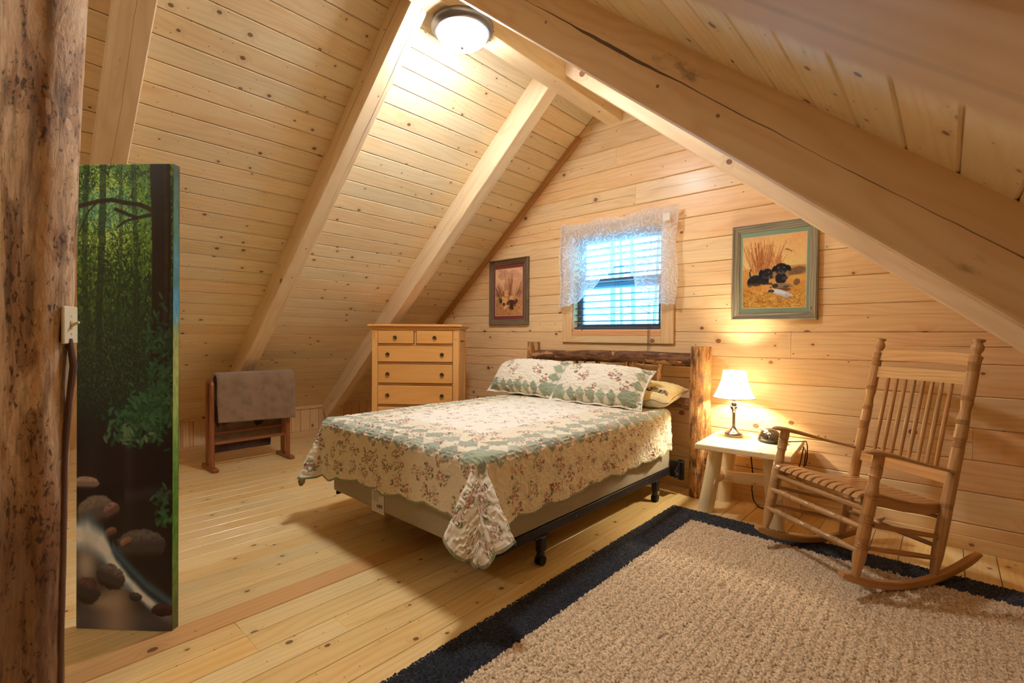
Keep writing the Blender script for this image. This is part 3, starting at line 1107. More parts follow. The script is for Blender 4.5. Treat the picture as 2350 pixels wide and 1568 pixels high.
# ---- tall canvas with a forest stream
def paint_canvas(h=700, w=164):
    Y = np.linspace(0, 1, h)[:, None] * np.ones((1, w))        # 0 at the top
    X = np.ones((h, 1)) * np.linspace(0, 1, w)[None, :]
    img = np.zeros((h, w, 3))
    def over(mask, c):
        nonlocal img
        mask = np.clip(mask, 0, 1)[..., None]
        img = img * (1 - mask) + np.array(c, float) * mask
    leaf = vnoise(h, w, 90, 22, 1, 3)
    leaf2 = vnoise(h, w, 160, 40, 2, 2)
    big = vnoise(h, w, 14, 4, 3, 3)
    over(np.ones((h, w)), (26, 34, 30))
    up = sstep(0.62, 0.05, Y)
    over(up * 0.9, (46, 66, 34))
    over(up * sstep(.45, .75, leaf) * .8, (78, 104, 42))
    over(sstep(.36, .0, Y) * sstep(.52, .8, leaf2 * .5 + big * .6) * .9, (142, 160, 58))
    bl = np.exp(-(((X - .3) / .3) ** 2 + ((Y - .10) / .09) ** 2))
    over(bl * sstep(.45, .7, leaf) * .9, (176, 190, 70))
    over(np.exp(-(((X - .12) / .2) ** 2 + ((Y - .25) / .13) ** 2)) * sstep(.42, .66, leaf2) * .6, (128, 146, 48))
    over(np.exp(-(((X - .5) / .4) ** 2 + ((Y - .04) / .06) ** 2)) * sstep(.5, .75, leaf2) * .6, (70, 120, 96))
    over(sstep(.25, .5, Y) * .55 * (0.5 + big), (30, 44, 40))
    rf = np.random.RandomState(77)
    def flecks(n, x0, x1, y0, y1, c, a, lx=1, ly=2):
        m = np.zeros((h, w))
        px = (np.clip(rf.normal((x0 + x1) / 2, (x1 - x0) / 3.2, n), 0, .999) * w).astype(int)
        py = (np.clip(rf.normal((y0 + y1) / 2, (y1 - y0) / 3.2, n), 0, .999) * h).astype(int)
        for dx in range(lx):
            for dy in range(ly):
                m[np.clip(py + dy, 0, h - 1), np.clip(px + dx, 0, w - 1)] = 1
        over(m * a * (.5 + .5 * rf.rand(h, w)), c)
    flecks(2600, .0, 1., .0, .22, (116, 152, 60), .8, 2, 3)
    flecks(1500, .1, .55, .03, .18, (206, 214, 104), .9, 2, 2)
    flecks(1100, .05, .6, .06, .13, (70, 132, 116), .7, 2, 4)
    flecks(2200, .0, .8, .2, .48, (84, 112, 56), .7, 1, 3)
    flecks(1400, .0, .8, .1, .5, (24, 32, 26), .8, 1, 6)
    # faint stems
    for cx, wd, c, a in ((.10, .03, (40, 48, 34), .6), (.25, .035, (34, 44, 34), .7), (.44, .02, (36, 46, 34), .5), (.60, .025, (34, 42, 32), .5)):
        over((np.abs(X - cx - .02 * np.sin(Y * 9 + cx * 30)) < wd) * sstep(.55, .4, Y) * a, c)
    # bright flecks in the mist
    fl = np.random.RandomState(8).rand(h, w)
    over((fl > .93) * sstep(.28, .4, Y) * sstep(.56, .46, Y) * .5, (110, 130, 118))
    # big trunk
    tx = .86 + .02 * np.sin(Y * 8)
    over((np.abs(X - tx) < (.085 + .02 * sstep(.5, .0, Y))) * sstep(.62, .50, Y) * .97, (36, 27, 24))
    over((np.abs(X - tx - .05) < .02) * sstep(.6, .50, Y) * .5 * leaf, (78, 66, 56))
    # branches
    def stroke(pts, wd, c, a=.95):
        pts = np.array(pts, float)
        for (x0, y0), (x1, y1) in zip(pts[:-1], pts[1:]):
            dx, dy = (x1 - x0), (y1 - y0) * 4.4
            L2 = dx * dx + dy * dy + 1e-9
            t = np.clip(((X - x0) * dx + (Y - y0) * 4.4 * dy) / L2, 0, 1)
            d = np.hypot(X - x0 - t * dx, (Y - y0) * 4.4 - t * dy)
            over(sstep(wd, wd * .5, d) * a, c)
    stroke([(.78, .098), (.66, .087), (.5, .082), (.36, .076), (.22, .079), (.0, .09)], .028, (44, 34, 28))
    stroke([(.78, .108), (.62, .115), (.48, .103), (.40, .096)], .022, (44, 36, 28))
    stroke([(.62, .115), (.5, .122), (.42, .135)], .014, (40, 34, 26))
    stroke([(.22, .079), (.12, .10), (.02, .145)], .012, (48, 44, 30))
    rs = np.random.RandomState(4)
    for i in range(46):
        x0, y0 = rs.rand() * .8, .02 + rs.rand() * .3
        a = rs.rand() * 1.2 - .3
        L = .12 + rs.rand() * .25
        stroke([(x0, y0), (x0 - L * math.cos(a), y0 + L * math.sin(a) / 4.4), (x0 - L * 1.6 * math.cos(a + .4), y0 + L * 1.6 * math.sin(a + .4) / 4.4)], .006, (50, 62, 34), .6)
    # leafy branch on the right
    def leaves(cx, cy, sx, sy, n, seed, c1=(58, 96, 62), c2=(30, 58, 40)):
        r = np.random.RandomState(seed)
        for i in range(n):
            x0, y0 = cx + r.randn() * sx, cy + r.randn() * sy
            an = r.rand() * PI
            l, wd = .030 + .022 * r.rand(), .014 + .006 * r.rand()
            dx, dy = (X - x0), (Y - y0) * 4.4
            p, q = dx * math.cos(an) + dy * math.sin(an), -dx * math.sin(an) + dy * math.cos(an)
            m = sstep(1.0, .6, (p / l) ** 2 + (q / wd) ** 2)
            f = r.rand()
            over(m * .95, tuple(c2[j] + (c1[j] - c2[j]) * f for j in range(3)))
    low = sstep(.50, .64, Y)
    over(low * .97, (24, 19, 24))
    over(low * np.exp(-((X - .55) / .05) ** 2) * .45 * sstep(.9, .6, Y), (62, 52, 60))  # faint vertical streak reflections painted into the dark middle, here and below
    over(low * np.exp(-((X - .16) / .10) ** 2) * .25 * sstep(.9, .6, Y), (62, 54, 60))
    leaves(.70, .545, .16, .022, 210, 2)
    leaves(.86, .50, .10, .03, 160, 3)
    leaves(.88, .40, .10, .05, 120, 5, (52, 86, 56), (26, 48, 36))
    leaves(.55, .58, .10, .012, 50, 6, (96, 118, 84))
    leaves(.92, .76, .05, .008, 26, 7, (60, 110, 60))
    leaves(.90, .72, .04, .02, 26, 9, (50, 92, 56))
    # rocks
    def rock(cx, cy, rx, ry, c, tilt=0, hl=(140, 112, 96), seed=0):
        dx, dy = X - cx, (Y - cy) * 4.4
        p, q = dx * math.cos(tilt) + dy * math.sin(tilt), -dx * math.sin(tilt) + dy * math.cos(tilt)
        nz = vnoise(h, w, 150, 34, 40 + seed, 4)
        e = (p / rx) ** 2 + (q / (ry * 4.4)) ** 2 + (nz - .5) * .5
        m = sstep(1.05, .85, e)
        over(m, c)
        over(m * sstep(.05, -.5, q / (ry * 4.4)) * nz * .9, hl)
        over(m * sstep(.3, .9, q / (ry * 4.4)) * .8, (20, 15, 18))
    rock(.10, .685, .14, .014, (120, 96, 84), 0, (190, 160, 140), 1)
    rock(.20, .745, .20, .034, (84, 72, 66), -.3, (150, 130, 112), 2)
    rock(.37, .742, .09, .017, (92, 66, 60), -.5, (180, 132, 120), 3)
    rock(.36, .79, .07, .010, (88, 60, 54), -.4, (170, 120, 104), 4)
    rock(.68, .815, .26, .034, (60, 52, 52), -.06, (120, 108, 104), 5)
    rock(.52, .810, .07, .009, (120, 80, 66), -.5, (170, 120, 100), 6)
    over(sstep(.02, .0, np.abs(Y - .70 - .03 * (X - .5) + .01 * np.sin(X * 9)) - .0015) * (X > .5) * .35, (70, 66, 76))
    # water
    wn_ = vnoise(h, w, 26, 6, 21, 3)
    cx_ = [0, .12, .28, .42, .58, .74, 1.0]
    c1 = np.interp(X, cx_, [.80, .795, .82, .868, .905, .938, .975])
    hwid = np.interp(X, cx_, [.026, .030, .030, .016, .013, .012, .012])
    dw = np.abs(Y - c1 + .010 * (wn_ - .5)) / hwid
    over(sstep(1.9, .8, dw) * .75, (92, 118, 132))
    over(sstep(1.35, .3, dw) * .95, (200, 192, 182))
    over(sstep(.9, .1, dw) * sstep(.35, .7, wn_) * .8, (236, 230, 220))
    over(np.exp(-(((X - .10) / .14) ** 2 + ((Y - .862) / .05) ** 2)) * .85, (176, 154, 138))
    over(np.exp(-(((X - .30) / .2) ** 2 + ((Y - .945) / .02) ** 2)) * .7, (184, 158, 132))
    over(np.exp(-(((X - .5) / .1) ** 2 + ((Y - .905) / .012) ** 2)) * .6, (96, 132, 150))
    over(sstep(.93, .98, Y) * .85, (82, 72, 76))
    over(sstep(.885, .93, Y) * np.exp(-((X - .42) / .2) ** 2) * .7, (170, 140, 116))
    over(np.exp(-(((Y - c1 + .035) / .012) ** 2)) * (X > .38) * .55, (82, 128, 150))
    rock(.12, .918, .14, .030, (44, 36, 42), .3, (134, 84, 70), 7)
    rock(.36, .886, .16, .027, (58, 48, 48), .35, (140, 124, 124), 8)
    rock(.62, .928, .07, .010, (44, 44, 52), .1, (90, 90, 96), 9)
    rock(.90, .955, .12, .014, (46, 26, 34), 0, (96, 60, 66), 10)
    img = img * np.array([1.22, 1.34, 1.42]) + (np.random.RandomState(2).rand(h, w, 1) - .5) * 9
    return lin(img)

A_ = Vector((-2.625, -3.552, 0.0))
B_ = Vector((-2.3125, -3.2925, 0.0))
cw = (B_ - A_).length
ca = math.atan2(B_.y - A_.y, B_.x - A_.x)
cv = thing('canvas_panel', 'tall narrow canvas print of a dark forest stream leaning beside the log post', 'canvas print', A_, ca)
CH, CT = 1.895, 0.032
LEAN = 0.012
h_, w_ = 700, 164
cc = paint_canvas(h_, w_)
Yg = np.linspace(CH, 0.002, h_)[:, None] * np.ones((1, w_))
Xg = np.ones((h_, 1)) * np.linspace(0.001, cw - .001, w_)[None, :]
P_ = np.stack([Xg, LEAN * Yg / CH - 0.0015, Yg], -1)
M['canvas'] = vcol('forest_print_canvas', rough=0.32, bump=0.25, bscale=700.0, coat=0.25)
uvg = np.stack([Xg, Yg], -1)
grid_mesh('print', P_, M['canvas'], cc, uvg, cv)
# wrapped right side: blue-green, yellow and green foliage smeared round the edge
sh_, sw_ = 300, 8
Ys = np.linspace(CH, 0.002, sh_)[:, None] * np.ones((1, sw_))
Ts = np.ones((sh_, 1)) * np.linspace(0, CT, sw_)[None, :]
Ps = np.stack([np.full_like(Ys, cw), LEAN * Ys / CH - 0.0015 + Ts, Ys], -1)
tt = 1 - Ys / CH
sc_ = np.zeros((sh_, sw_, 3))
for ch_ in range(3):
    sc_[..., ch_] = np.interp(tt, [0, .12, .3, .38, .5, .65, .85, 1], [(52, 60, 60, 150, 150, 90, 96, 80)[i] if ch_ == 0 else ((70, 98, 100, 150, 160, 138, 140, 92)[i] if ch_ == 1 else (54, 80, 84, 70, 62, 52, 56, 46)[i]) for i in range(8)])
sc_ *= (0.7 + 0.6 * vnoise(sh_, sw_, 60, 3, 9, 3))[..., None]
grid_mesh('wrapped_edge', Ps, M['canvas'], lin(sc_), np.stack([Ts, Ys], -1), cv)
MB().add([(0, 0, 0.002), (cw, 0, 0.002), (cw, CT, 0.002), (0, CT, 0.002), (0, LEAN, CH), (cw, LEAN, CH), (cw, CT + LEAN, CH), (0, CT + LEAN, CH)],
         [[0, 3, 2, 1], [4, 5, 6, 7], [2, 3, 7, 6], [3, 0, 4, 7]], [[(0, 0)] * 4] * 4).build('stretcher_frame', M['dark'], cv, 0)

# ================================================================== BED
BX0, BX1, BY0, BY1 = -2.98, -1.585, -2.275, -0.20
bed = thing('log_bed', 'rustic log headboard bed on a black steel caster frame', 'bed', (-2.28, -0.14, 0))
log(MB(), (-1.385, -0.14, 0), (-1.385, -0.14, 1.14), 0.080, 0.076, 11, 44, 26, 0.09, 0.004).build('headboard_post', M['bark'], bed, 50, True)
log(MB(), (-3.03, -0.14, 0), (-3.03, -0.14, 1.152), 0.066, 0.064, 12, 44, 22, 0.09, 0.004).build('headboard_post', M['bark'], bed, 50, True)
log(MB(), (-3.00, -0.14, 1.022), (-1.44, -0.14, 1.042), 0.050, 0.054, 13, 40, 20, 0.14, 0.012).build('top_rail', M['barkdark'], bed, 50, True)
log(MB(), (-3.00, -0.14, 0.66), (-1.43, -0.14, 0.685), 0.042, 0.046, 14, 36, 18, 0.12, 0.008).build('lower_rail', M['barkdark'], bed, 50, True)
for i, (xa, xb) in enumerate(((-2.87, -2.865), (-2.62, -2.67), (-2.36, -2.55), (-2.31, -2.30), (-2.08, -2.0), (-1.98, -1.945), (-1.75, -1.70))):
    log(MB(), (xa, -0.14, 0.67), (xb, -0.14, 1.02), 0.023, 0.020, 20 + i, 14, 12, 0.16, 0.004).build('spindle', M['bark'], bed, 50, True)
for i, (x, z) in enumerate(((-1.86, 0.985), (-2.44, 0.975), (-2.18, 1.085))):
    log(MB(), (x, -0.14, 1.03), (x + .02, -0.155, z), 0.02, 0.009, 40 + i, 5, 8, 0.1, 0.0).build('branch_stub', M['barkdark'], bed, 50, True)
for x, s_ in ((-1.578, -1), (-2.988, 1)):
    r_ = MB().box(x - 0.002, x + 0.002, -2.235, -0.20, 0.150, 0.200, 0.001, 1)
    r_.box(min(x, x + s_ * 0.05), max(x, x + s_ * 0.05), -2.235, -0.20, 0.188, 0.1945, 0.001, 1)
    rail = r_.build('side_rail', M['navy_steel'], bed, 35, True)
    for yy in (-2.03, -1.5, -0.9, -0.62):
        MB().tube([(x - .002, yy, .172), (x + .0035, yy, .172)], 0.006, 8).build('rivet', M['steelgrey'], rail, 35, True)
    x += 0.075 if s_ < 0 else -0.0
    MB().box(x - 0.012, x + 0.03, -0.235, -0.215, 0.12, 0.275, 0.002).build('headboard_plate', M['black'], bed, 35, True)
    br = MB().box(x - 0.075, x + 0.03, -0.245, -0.222, 0.135, 0.262, 0.004)
    br.add([(x, -0.33, 0.155), (x, -0.33, 0.20), (x, -0.23, 0.262), (x, -0.23, 0.135), (x + .006, -0.33, 0.155), (x + .006, -0.33, 0.20), (x + .006, -0.23, 0.262), (x + .006, -0.23, 0.135)],
           [[0, 1, 2, 3], [7, 6, 5, 4], [0, 4, 5, 1], [1, 5, 6, 2], [2, 6, 7, 3], [3, 7, 4, 0]], [[(0, 0)] * 4] * 6)
    bk = br.build('headboard_bracket', M['black'], bed, 35, True)
    MB().tube([(x + .004, -0.30, .18), (x + .014, -0.30, .18)], 0.011, 10).build('bolt', M['steelgrey'], bk, 35, True)
    x -= 0.075 if s_ < 0 else 0.0
    for yy in (-1.825, -0.485):
        lg = MB().box(x - 0.020, x + 0.020, yy - 0.024, yy + 0.024, 0.075, 0.152, 0.003, 2)
        lg.box(x - 0.035, x + 0.01, yy - 0.06, yy + 0.06, 0.146, 0.153, 0.002)
        l_ = lg.build('leg', M['black'], bed, 35, True)
        MB().box(x - 0.012, x + 0.012, yy - 0.026, yy + 0.020, 0.045, 0.078, 0.004).build('caster_fork', M['rubber'], l_, 35, True)
        for dx in (-0.013, 0.013):
            MB().tube([(x + dx - .0085, yy - .004, .027), (x + dx - .007, yy - .004, .027), (x + dx + .007, yy - .004, .027), (x + dx + .0085, yy - .004, .027)], [0.020, 0.0265, 0.0265, 0.020], 18).build('caster_wheel', M['rubber'], l_, 35, True)
MB().box(-2.985, -1.580, -1.85, -1.81, 0.165, 0.188, 0.002).build('cross_bar', M['black'], bed, 35, True)
MB().box(-2.985, -1.580, -0.50, -0.46, 0.165, 0.188, 0.002).build('cross_bar', M['black'], bed, 35, True)


def rounded_slab(x0, x1, y0, y1, z0, z1, r, rz, ncorner=8, nz=5):
    """Upholstered block: rounded plan corners (r) and softly rounded top and bottom edges (rz). UV in metres round the sides."""
    ring = []
    for cx, cy, a0 in ((x1 - r, y1 - r, 0), (x0 + r, y1 - r, 90), (x0 + r, y0 + r, 180), (x1 - r, y0 + r, 270)):
        for k in range(ncorner + 1):
            a = math.radians(a0 + 90 * k / ncorner)
            ring.append((cx, cy, math.cos(a), math.sin(a)))
    prof = []
    for k in range(nz + 1):
        a = PI / 2 * (1 - k / nz)
        prof.append((r - rz + rz * math.cos(a), z0 + rz - rz * math.sin(a)))
    for k in range(nz + 1):
        a = PI / 2 * k / nz
        prof.append((r - rz + rz * math.cos(a), z1 - rz + rz * math.sin(a)))
    mb = MB()
    n, m = len(ring), len(prof)
    vs = [(cx + dx * pr, cy + dy * pr, z) for pr, z in prof for cx, cy, dx, dy in ring]
    per = [0]
    for i in range(n):
        a, b_ = vs[(m // 2) * n + i], vs[(m // 2) * n + (i + 1) % n]
        per.append(per[-1] + math.dist(a, b_))
    pz = [0]
    for i in range(m - 1):
        pz.append(pz[-1] + math.dist(prof[i], prof[i + 1]))
    fs, uvs = [], []
    for j in range(m - 1):
        for i in range(n):
            i2 = (i + 1) % n
            fs.append([j * n + i, j * n + i2, (j + 1) * n + i2, (j + 1) * n + i])
            uvs.append([(per[i], pz[j]), (per[i + 1], pz[j]), (per[i + 1], pz[j + 1]), (per[i], pz[j + 1])])
    fs += [list(range(n))[::-1], [(m - 1) * n + i for i in range(n)]]
    uvs += [[(vs[i][0], vs[i][1]) for i in fs[-2]], [(vs[i][0], vs[i][1]) for i in fs[-1]]]
    mb.add(vs, fs, uvs)
    return mb

bs = thing('box_spring', 'beige woven box spring showing below the quilt', 'box spring', (-2.28, -1.24, 0.195))
rounded_slab(BX0, BX1, BY0, BY1, 0.197, 0.405, 0.05, 0.012).build('cover', M['ticking'], bs, 40, True)
tg = MB().box(-2.482, -2.356, -2.2800, -2.2768, 0.186, 0.345, 0.0003, 0).build('paper_tag', M['white'], bs, 35, True)


def text_mesh(name, body, size, mat, parent, mw, ext=0.0006):
    cu_ = bpy.data.curves.new(name, 'FONT')
    cu_.body = body
    cu_.size = size
    cu_.extrude = ext
    cu_.align_x = 'CENTER'
    cu_.align_y = 'CENTER'
    tmp = bpy.data.objects.new(name, cu_)
    COL.objects.link(tmp)
    dg = bpy.context.evaluated_depsgraph_get()
    me = bpy.data.meshes.new_from_object(tmp.evaluated_get(dg))
    bpy.data.objects.remove(tmp)
    me.materials.clear()
    me.materials.append(mat)
    o = bpy.data.objects.new(name, me)
    link(o, parent)
    o.matrix_local = mw
    return o

RX90 = Matrix.Rotation(PI / 2, 4, 'X')
def on_tag(x, z):
    return Matrix.Translation((x + 2.28, -2.2806 + 1.24, z - 0.195)) @ RX90
text_mesh('lettering', 'HPF', 0.036, M['ink'], tg, on_tag(-2.398, 0.223))
lines = MB()
rs_ = np.random.RandomState(5)
for i in range(9):
    z = 0.333 - i * 0.0095
    if i in (1, 2):
        lines.box(-2.468 + (i - 1) * .035, -2.41 + (i - 1) * .035, -2.2808, -2.2799, z - .004, z + .002, 0.0002)
    else:
        x = -2.468
        while x < -2.385 - .004 * i:
            w_ = .006 + .014 * rs_.rand()
            lines.box(x, x + w_, -2.2807, -2.2799, z - .0022, z + .0012, 0.0002)
            x += w_ + .004
for (a, b_, c, d) in ((-2.452, -2.357, .2485, .2495), (-2.452, -2.357, .2005, .2012), (-2.452, -2.4512, .2005, .2495)):
    lines.box(a, b_, -2.2807, -2.2799, c, d, 0.0002)
lo_ = lines.build('fine_print', M['inkgrey'], tg, 0, True)
lo_['kind'] = 'stuff'

mt = rounded_slab(BX0 + .005, BX1 - .005, BY0 + .01, BY1 + .005, 0.405, 0.640, 0.08, 0.05).build('mattress', M['cotton'], None, 40)
tag(mt, 'white mattress under the quilt, one corner showing beside the headboard post', 'mattress')


# ---- quilt
def floral(a, b, cell, rad, dens, seed, cream=(240, 233, 214)):
    """Colours of a rosebud print at fabric coordinates a, b (arrays, metres)."""
    sh = a.shape
    col = np.ones(sh + (3,)) * np.array(cream, float)
    i0, j0 = np.floor(a / cell).astype(int), np.floor(b / cell).astype(int)
    def hsh(i, j, k):
        x = np.sin(i * 127.1 + j * 311.7 + k * 74.7 + seed * 19.3) * 43758.5453
        return x - np.floor(x)
    fine = vnoise(sh[0], sh[1], max(4, sh[0] / 1.9), max(4, sh[1] / 1.9), seed + 5, 1)
    fine2 = vnoise(sh[0], sh[1], max(4, sh[0] / 3.0), max(4, sh[1] / 3.0), seed + 9, 1)
    for di in (-1, 0, 1):
        for dj in (-1, 0, 1):
            i, j = i0 + di, j0 + dj
            cx = (i + .5 + (hsh(i, j, 1) - .5) * .7 + .5 * (j % 2)) * cell
            cy = (j + .5 + (hsh(i, j, 2) - .5) * .7) * cell
            on_ = hsh(i, j, 3) < dens
            th = hsh(i, j, 4) * 6.28
            for k in range(6):
                ang_ = th + k * 1.05
                off = rad * (0.0 if k == 0 else .75 + .35 * hsh(i, j, 10 + k))
                x, y = cx + off * np.cos(ang_), cy + off * np.sin(ang_)
                r_ = rad * (.60 if k == 0 else .32 + .2 * hsh(i, j, 20 + k))
                d = np.hypot(a - x, b - y) / r_
                m = (d < 1) & on_
                rose = np.where(hsh(i, j, 30)[..., None] < .5, np.array([206, 160, 142.]), np.array([190, 134, 116.]))
                leaf = np.where(hsh(i, j, 40 + k)[..., None] < .6, np.array([146, 148, 110.]), np.array([172, 142, 108.]))
                c_ = rose if k in (0, 2, 4) else leaf
                c2 = c_ * .8
                mm = m & (fine > .50)
                col = np.where(mm[..., None], np.where((fine2 > .55)[..., None], c2, c_), col)
    return col

def diamonds(p, q, D, rows, col, green=(180, 184, 160), seed=0):
    """Rotated squares: rows = row indices (m = i - j) painted green."""
    i = np.floor((p + q) / D).astype(int)
    j = np.floor((p - q) / D).astype(int)
    m = i - j
    x = np.sin(i * 12.9 + j * 78.2 + seed) * 43758.5
    h_ = x - np.floor(x)
    g = np.array(green, float)
    for r_, kind in rows.items():
        s_ = m == r_
        if kind == 'g':
            shade = (0.90 + 0.16 * h_)[..., None] * g
            col = np.where(s_[..., None], shade * (0.93 + .14 * np.random.RandomState(6).rand(*p.shape))[..., None], col)
    return col

TOPZ = 0.668
HW, OV, QL = (BX1 - BX0) / 2 + 0.005, 0.405, 1.93
qx0 = (BX0 + BX1) / 2
NA, NBk = 600, 650
ta = np.linspace(-1, 1, NA)
side_n = int(NA * OV / (2 * (HW + OV)))
pa = np.concatenate([np.linspace(-HW - OV, -HW, side_n, endpoint=False), np.linspace(-HW, HW, NA - 2 * side_n, endpoint=False), np.linspace(HW, HW + OV, side_n)])
foot_n = int(NBk * OV / (QL + OV))
pb = np.concatenate([np.linspace(-OV, 0, foot_n, endpoint=False), np.linspace(0, QL, NBk - foot_n)])
A2, B2 = np.meshgrid(pa, pb)                                   # rows: along the bed, cols: across
da, db = np.maximum(np.abs(A2) - HW, 0), np.maximum(-B2, 0)
scal_b = 0.022 * np.abs(np.sin(B2 * PI / 0.21)) ** 0.8
scal_a = 0.022 * np.abs(np.sin((A2 + .05) * PI / 0.21)) ** 0.8
da_s = da * (1 + (scal_b - 0.016) / OV * (db < 1e-9) + (scal_b - .016) / OV * (db > 0))
# the near side hangs a little lower towards the foot
da_s = da_s * (0.875 + 0.05 * sstep(1.2, 0.0, B2) + 0.08 * sstep(.12, 0.0, B2) - 0.03 * sstep(1.5, 1.9, B2))
db_s = db * (1 + (scal_a - 0.016) / OV)
# the foot hem climbs towards the right corner, where the quilt is tugged round
db_s = db_s * (1.02 - 0.14 * sstep(-HW, -.25, A2) - 0.07 * sstep(-.2, HW - .1, A2) + 0.19 * sstep(HW - .12, HW + .12, A2))
phi = np.arctan2(db_s, da_s)
dd = np.maximum(da_s, db_s) * (1 + 0.20 * np.where((da_s > 0) & (db_s > 0), np.sin(2 * phi), 0) ** 2)
_ph = phi                                   # 0 = side, pi/2 = foot
r0 = 0.055
d0 = np.maximum(dd, 0)
th = np.minimum(d0 / r0, PI / 2)
hor = r0 * np.sin(th)
ver = r0 * (1 - np.cos(th))
rest = np.maximum(d0 - r0 * PI / 2, 0)
corner = (da_s > 0) & (db_s > 0)
fold = np.where(corner, 1 - np.abs(np.cos(2 * phi)) ** 26, 0.0) * (1 - .42 * np.exp(-((phi - PI / 4) / .42) ** 2)) * sstep(0, 0.16, dd)
flare = 0.05 + np.where(A2 < 0, 0.42, 0.72) * fold
wave = np.where(corner, 0, 1) * sstep(0.06, 0.4, dd) * (0.012 * np.sin(np.where(da_s > 0, B2, A2) * 11 + 1.3) + 0.008 * np.sin(np.where(da_s > 0, B2, A2) * 23 + .4))
hor = hor + rest * flare + wave
ver = ver + rest * np.sqrt(np.maximum(1 - flare ** 2, 0.2))
ux = np.where(da_s > 0, np.sign(A2), 0) * np.where(dd > 0, np.cos(phi), 0)
uy = -np.where(dd > 0, np.sin(phi), 0)
bx = np.clip(A2, -HW, HW) + ux * hor
by = np.maximum(B2, 0) + uy * hor
bz = TOPZ - ver + 0.010 * (vnoise(*A2.shape, 6, 5, 4, 2) - .5) * (dd < .02)
bz = np.maximum(bz, 0.03)
crown = 0.012 * np.cos(np.clip(A2 / HW, -1, 1) * PI / 2)
bz = bz + crown * (dd < 1e-6)
P_ = np.stack([qx0 + bx, BY0 - 0.002 + by, bz], -1)
# pucker from the hand quilting: displace along the surface normal
def grid_normals(P):
    du = np.gradient(P, axis=1)
    dv = np.gradient(P, axis=0)
    n = np.cross(du, dv)
    return n / (np.linalg.norm(n, axis=-1, keepdims=True) + 1e-9)
N_ = grid_normals(P_)
N_ *= np.sign((N_ * np.stack([ux, uy, np.where(dd > .06, 0.05, 1.0)], -1)).sum(-1, keepdims=True) + 1e-9)
pk = vnoise(*A2.shape, 117, 107, 31, 1)
pk2 = vnoise(*A2.shape, 52, 48, 32, 1)
ridge_ = 1 - np.abs(pk - .5) * 2
P_ += N_ * (0.011 * (ridge_ * .6 + pk2 * .6 - .6))[..., None]
small = floral(A2 + .013, B2, 0.088, 0.021, .85, 1)
large = floral(A2, B2 + .02, 0.120, 0.040, .92, 2, (234, 222, 194))
on_top = (np.minimum(HW - np.abs(A2), B2) > .30)
small = small * .62 + np.array([240, 233, 214.]) * .38
colq = np.where(on_top[..., None], small, large)
D_ = 0.132
e_side, e_foot = HW - np.abs(A2), B2
use_foot = e_foot < e_side
q_ = np.where(use_foot, e_foot, e_side) + 0.11
p_ = np.where(use_foot, A2, B2 + .05)
dm = diamonds(p_, q_, D_, {1: 'g', 3: 'g'}, colq, seed=3)
band = (q_ > 0) & (q_ < .40)
colq = np.where(band[..., None], dm, colq)
cs_ = (np.abs(np.abs(A2) - (HW + 0.0)) < .068) & (np.abs(B2 - 0.0) < .068)    # big corner square
colq = np.where(cs_[..., None], np.array([164, 174, 146.]), colq)
# bound hem in sage green
hem = (pa[None, :] < -HW - OV + .012) | (pa[None, :] > HW + OV - .012) | (pb[:, None] < -OV + .012)
colq = np.where((hem & np.ones_like(A2, bool))[..., None], np.array([150, 150, 116.]), colq)
colq *= (0.93 + .1 * ridge_)[..., None] * 0 + 1
M['quilt'] = vcol('quilted_cotton', rough=0.85, bump=0.35, bscale=260.0, spec=0.15, sheen=0.25)
qo = grid_mesh('quilt', P_, M['quilt'], lin(colq), np.stack([A2, B2], -1))
tag(qo, 'cream floral quilt with sage green patchwork diamonds over the bed', 'quilt')


# ---- pillows
def pillow(name, loc, rx, rz, W, H, T, colors, mat, flange=0.0, seed=0, n=90, label='', cat='pillow', group=None, slump=0.0, twist=0.0, pinch=0.075):
    """Local X = width, local Z = height (upright), local Y = thickness; front is -Y."""
    o = thing(name, label, cat, loc, 0, group)
    o.rotation_euler = (rx, 0, rz)
    u = np.linspace(-1, 1, n)
    U, V = np.meshgrid(u, u)
    body = 1 - flange
    uu, vv = np.clip(np.abs(U) / body, 0, 1), np.clip(np.abs(V) / (1 - flange * W / H), 0, 1)
    prof = ((1 - uu ** 3.0) * (1 - vv ** 2.4)) ** 0.5
    nz = vnoise(n, n, 5, 5, seed, 3) - .5
    nf = vnoise(n, n, n / 2.6, n / 2.6, seed + 3, 1) - .5
    x = U * W / 2 * (1 - pinch * (1 - V ** 2) * np.abs(U) ** 4)
    z = V * H / 2 * (1 - pinch * 1.1 * (1 - U ** 4) * np.abs(V) ** 4)
    up_ = np.clip((V + 1) / 2, 0, 1) ** 2
    droop = slump * up_ * np.clip(-U, 0, 1) ** 3 + twist * up_ * np.clip(U, 0, 1) ** 3
    wav = 0.008 * np.sin(U * 14 + seed) * (np.maximum(uu, vv) > .97)
    F = np.stack([x, -(T / 2) * prof * (1 + .25 * nz) + wav - .012 * nf * np.minimum(prof * 4, 1) - .002, z + H / 2 - droop], -1)
    Bk = np.stack([x, (T / 2) * prof * (1 + .25 * nz) + wav + .002, z + H / 2 - droop], -1)
    cF = colors(U * W / 2, V * H / 2)
    uvp = np.stack([U * W / 2, V * H / 2], -1)
    grid_mesh('front_cover', F, mat, lin(cF), uvp, o)
    grid_mesh('back_cover', Bk[:, ::-1], mat, lin(cF * 0 + np.array([236, 226, 200.])), uvp, o)
    return o

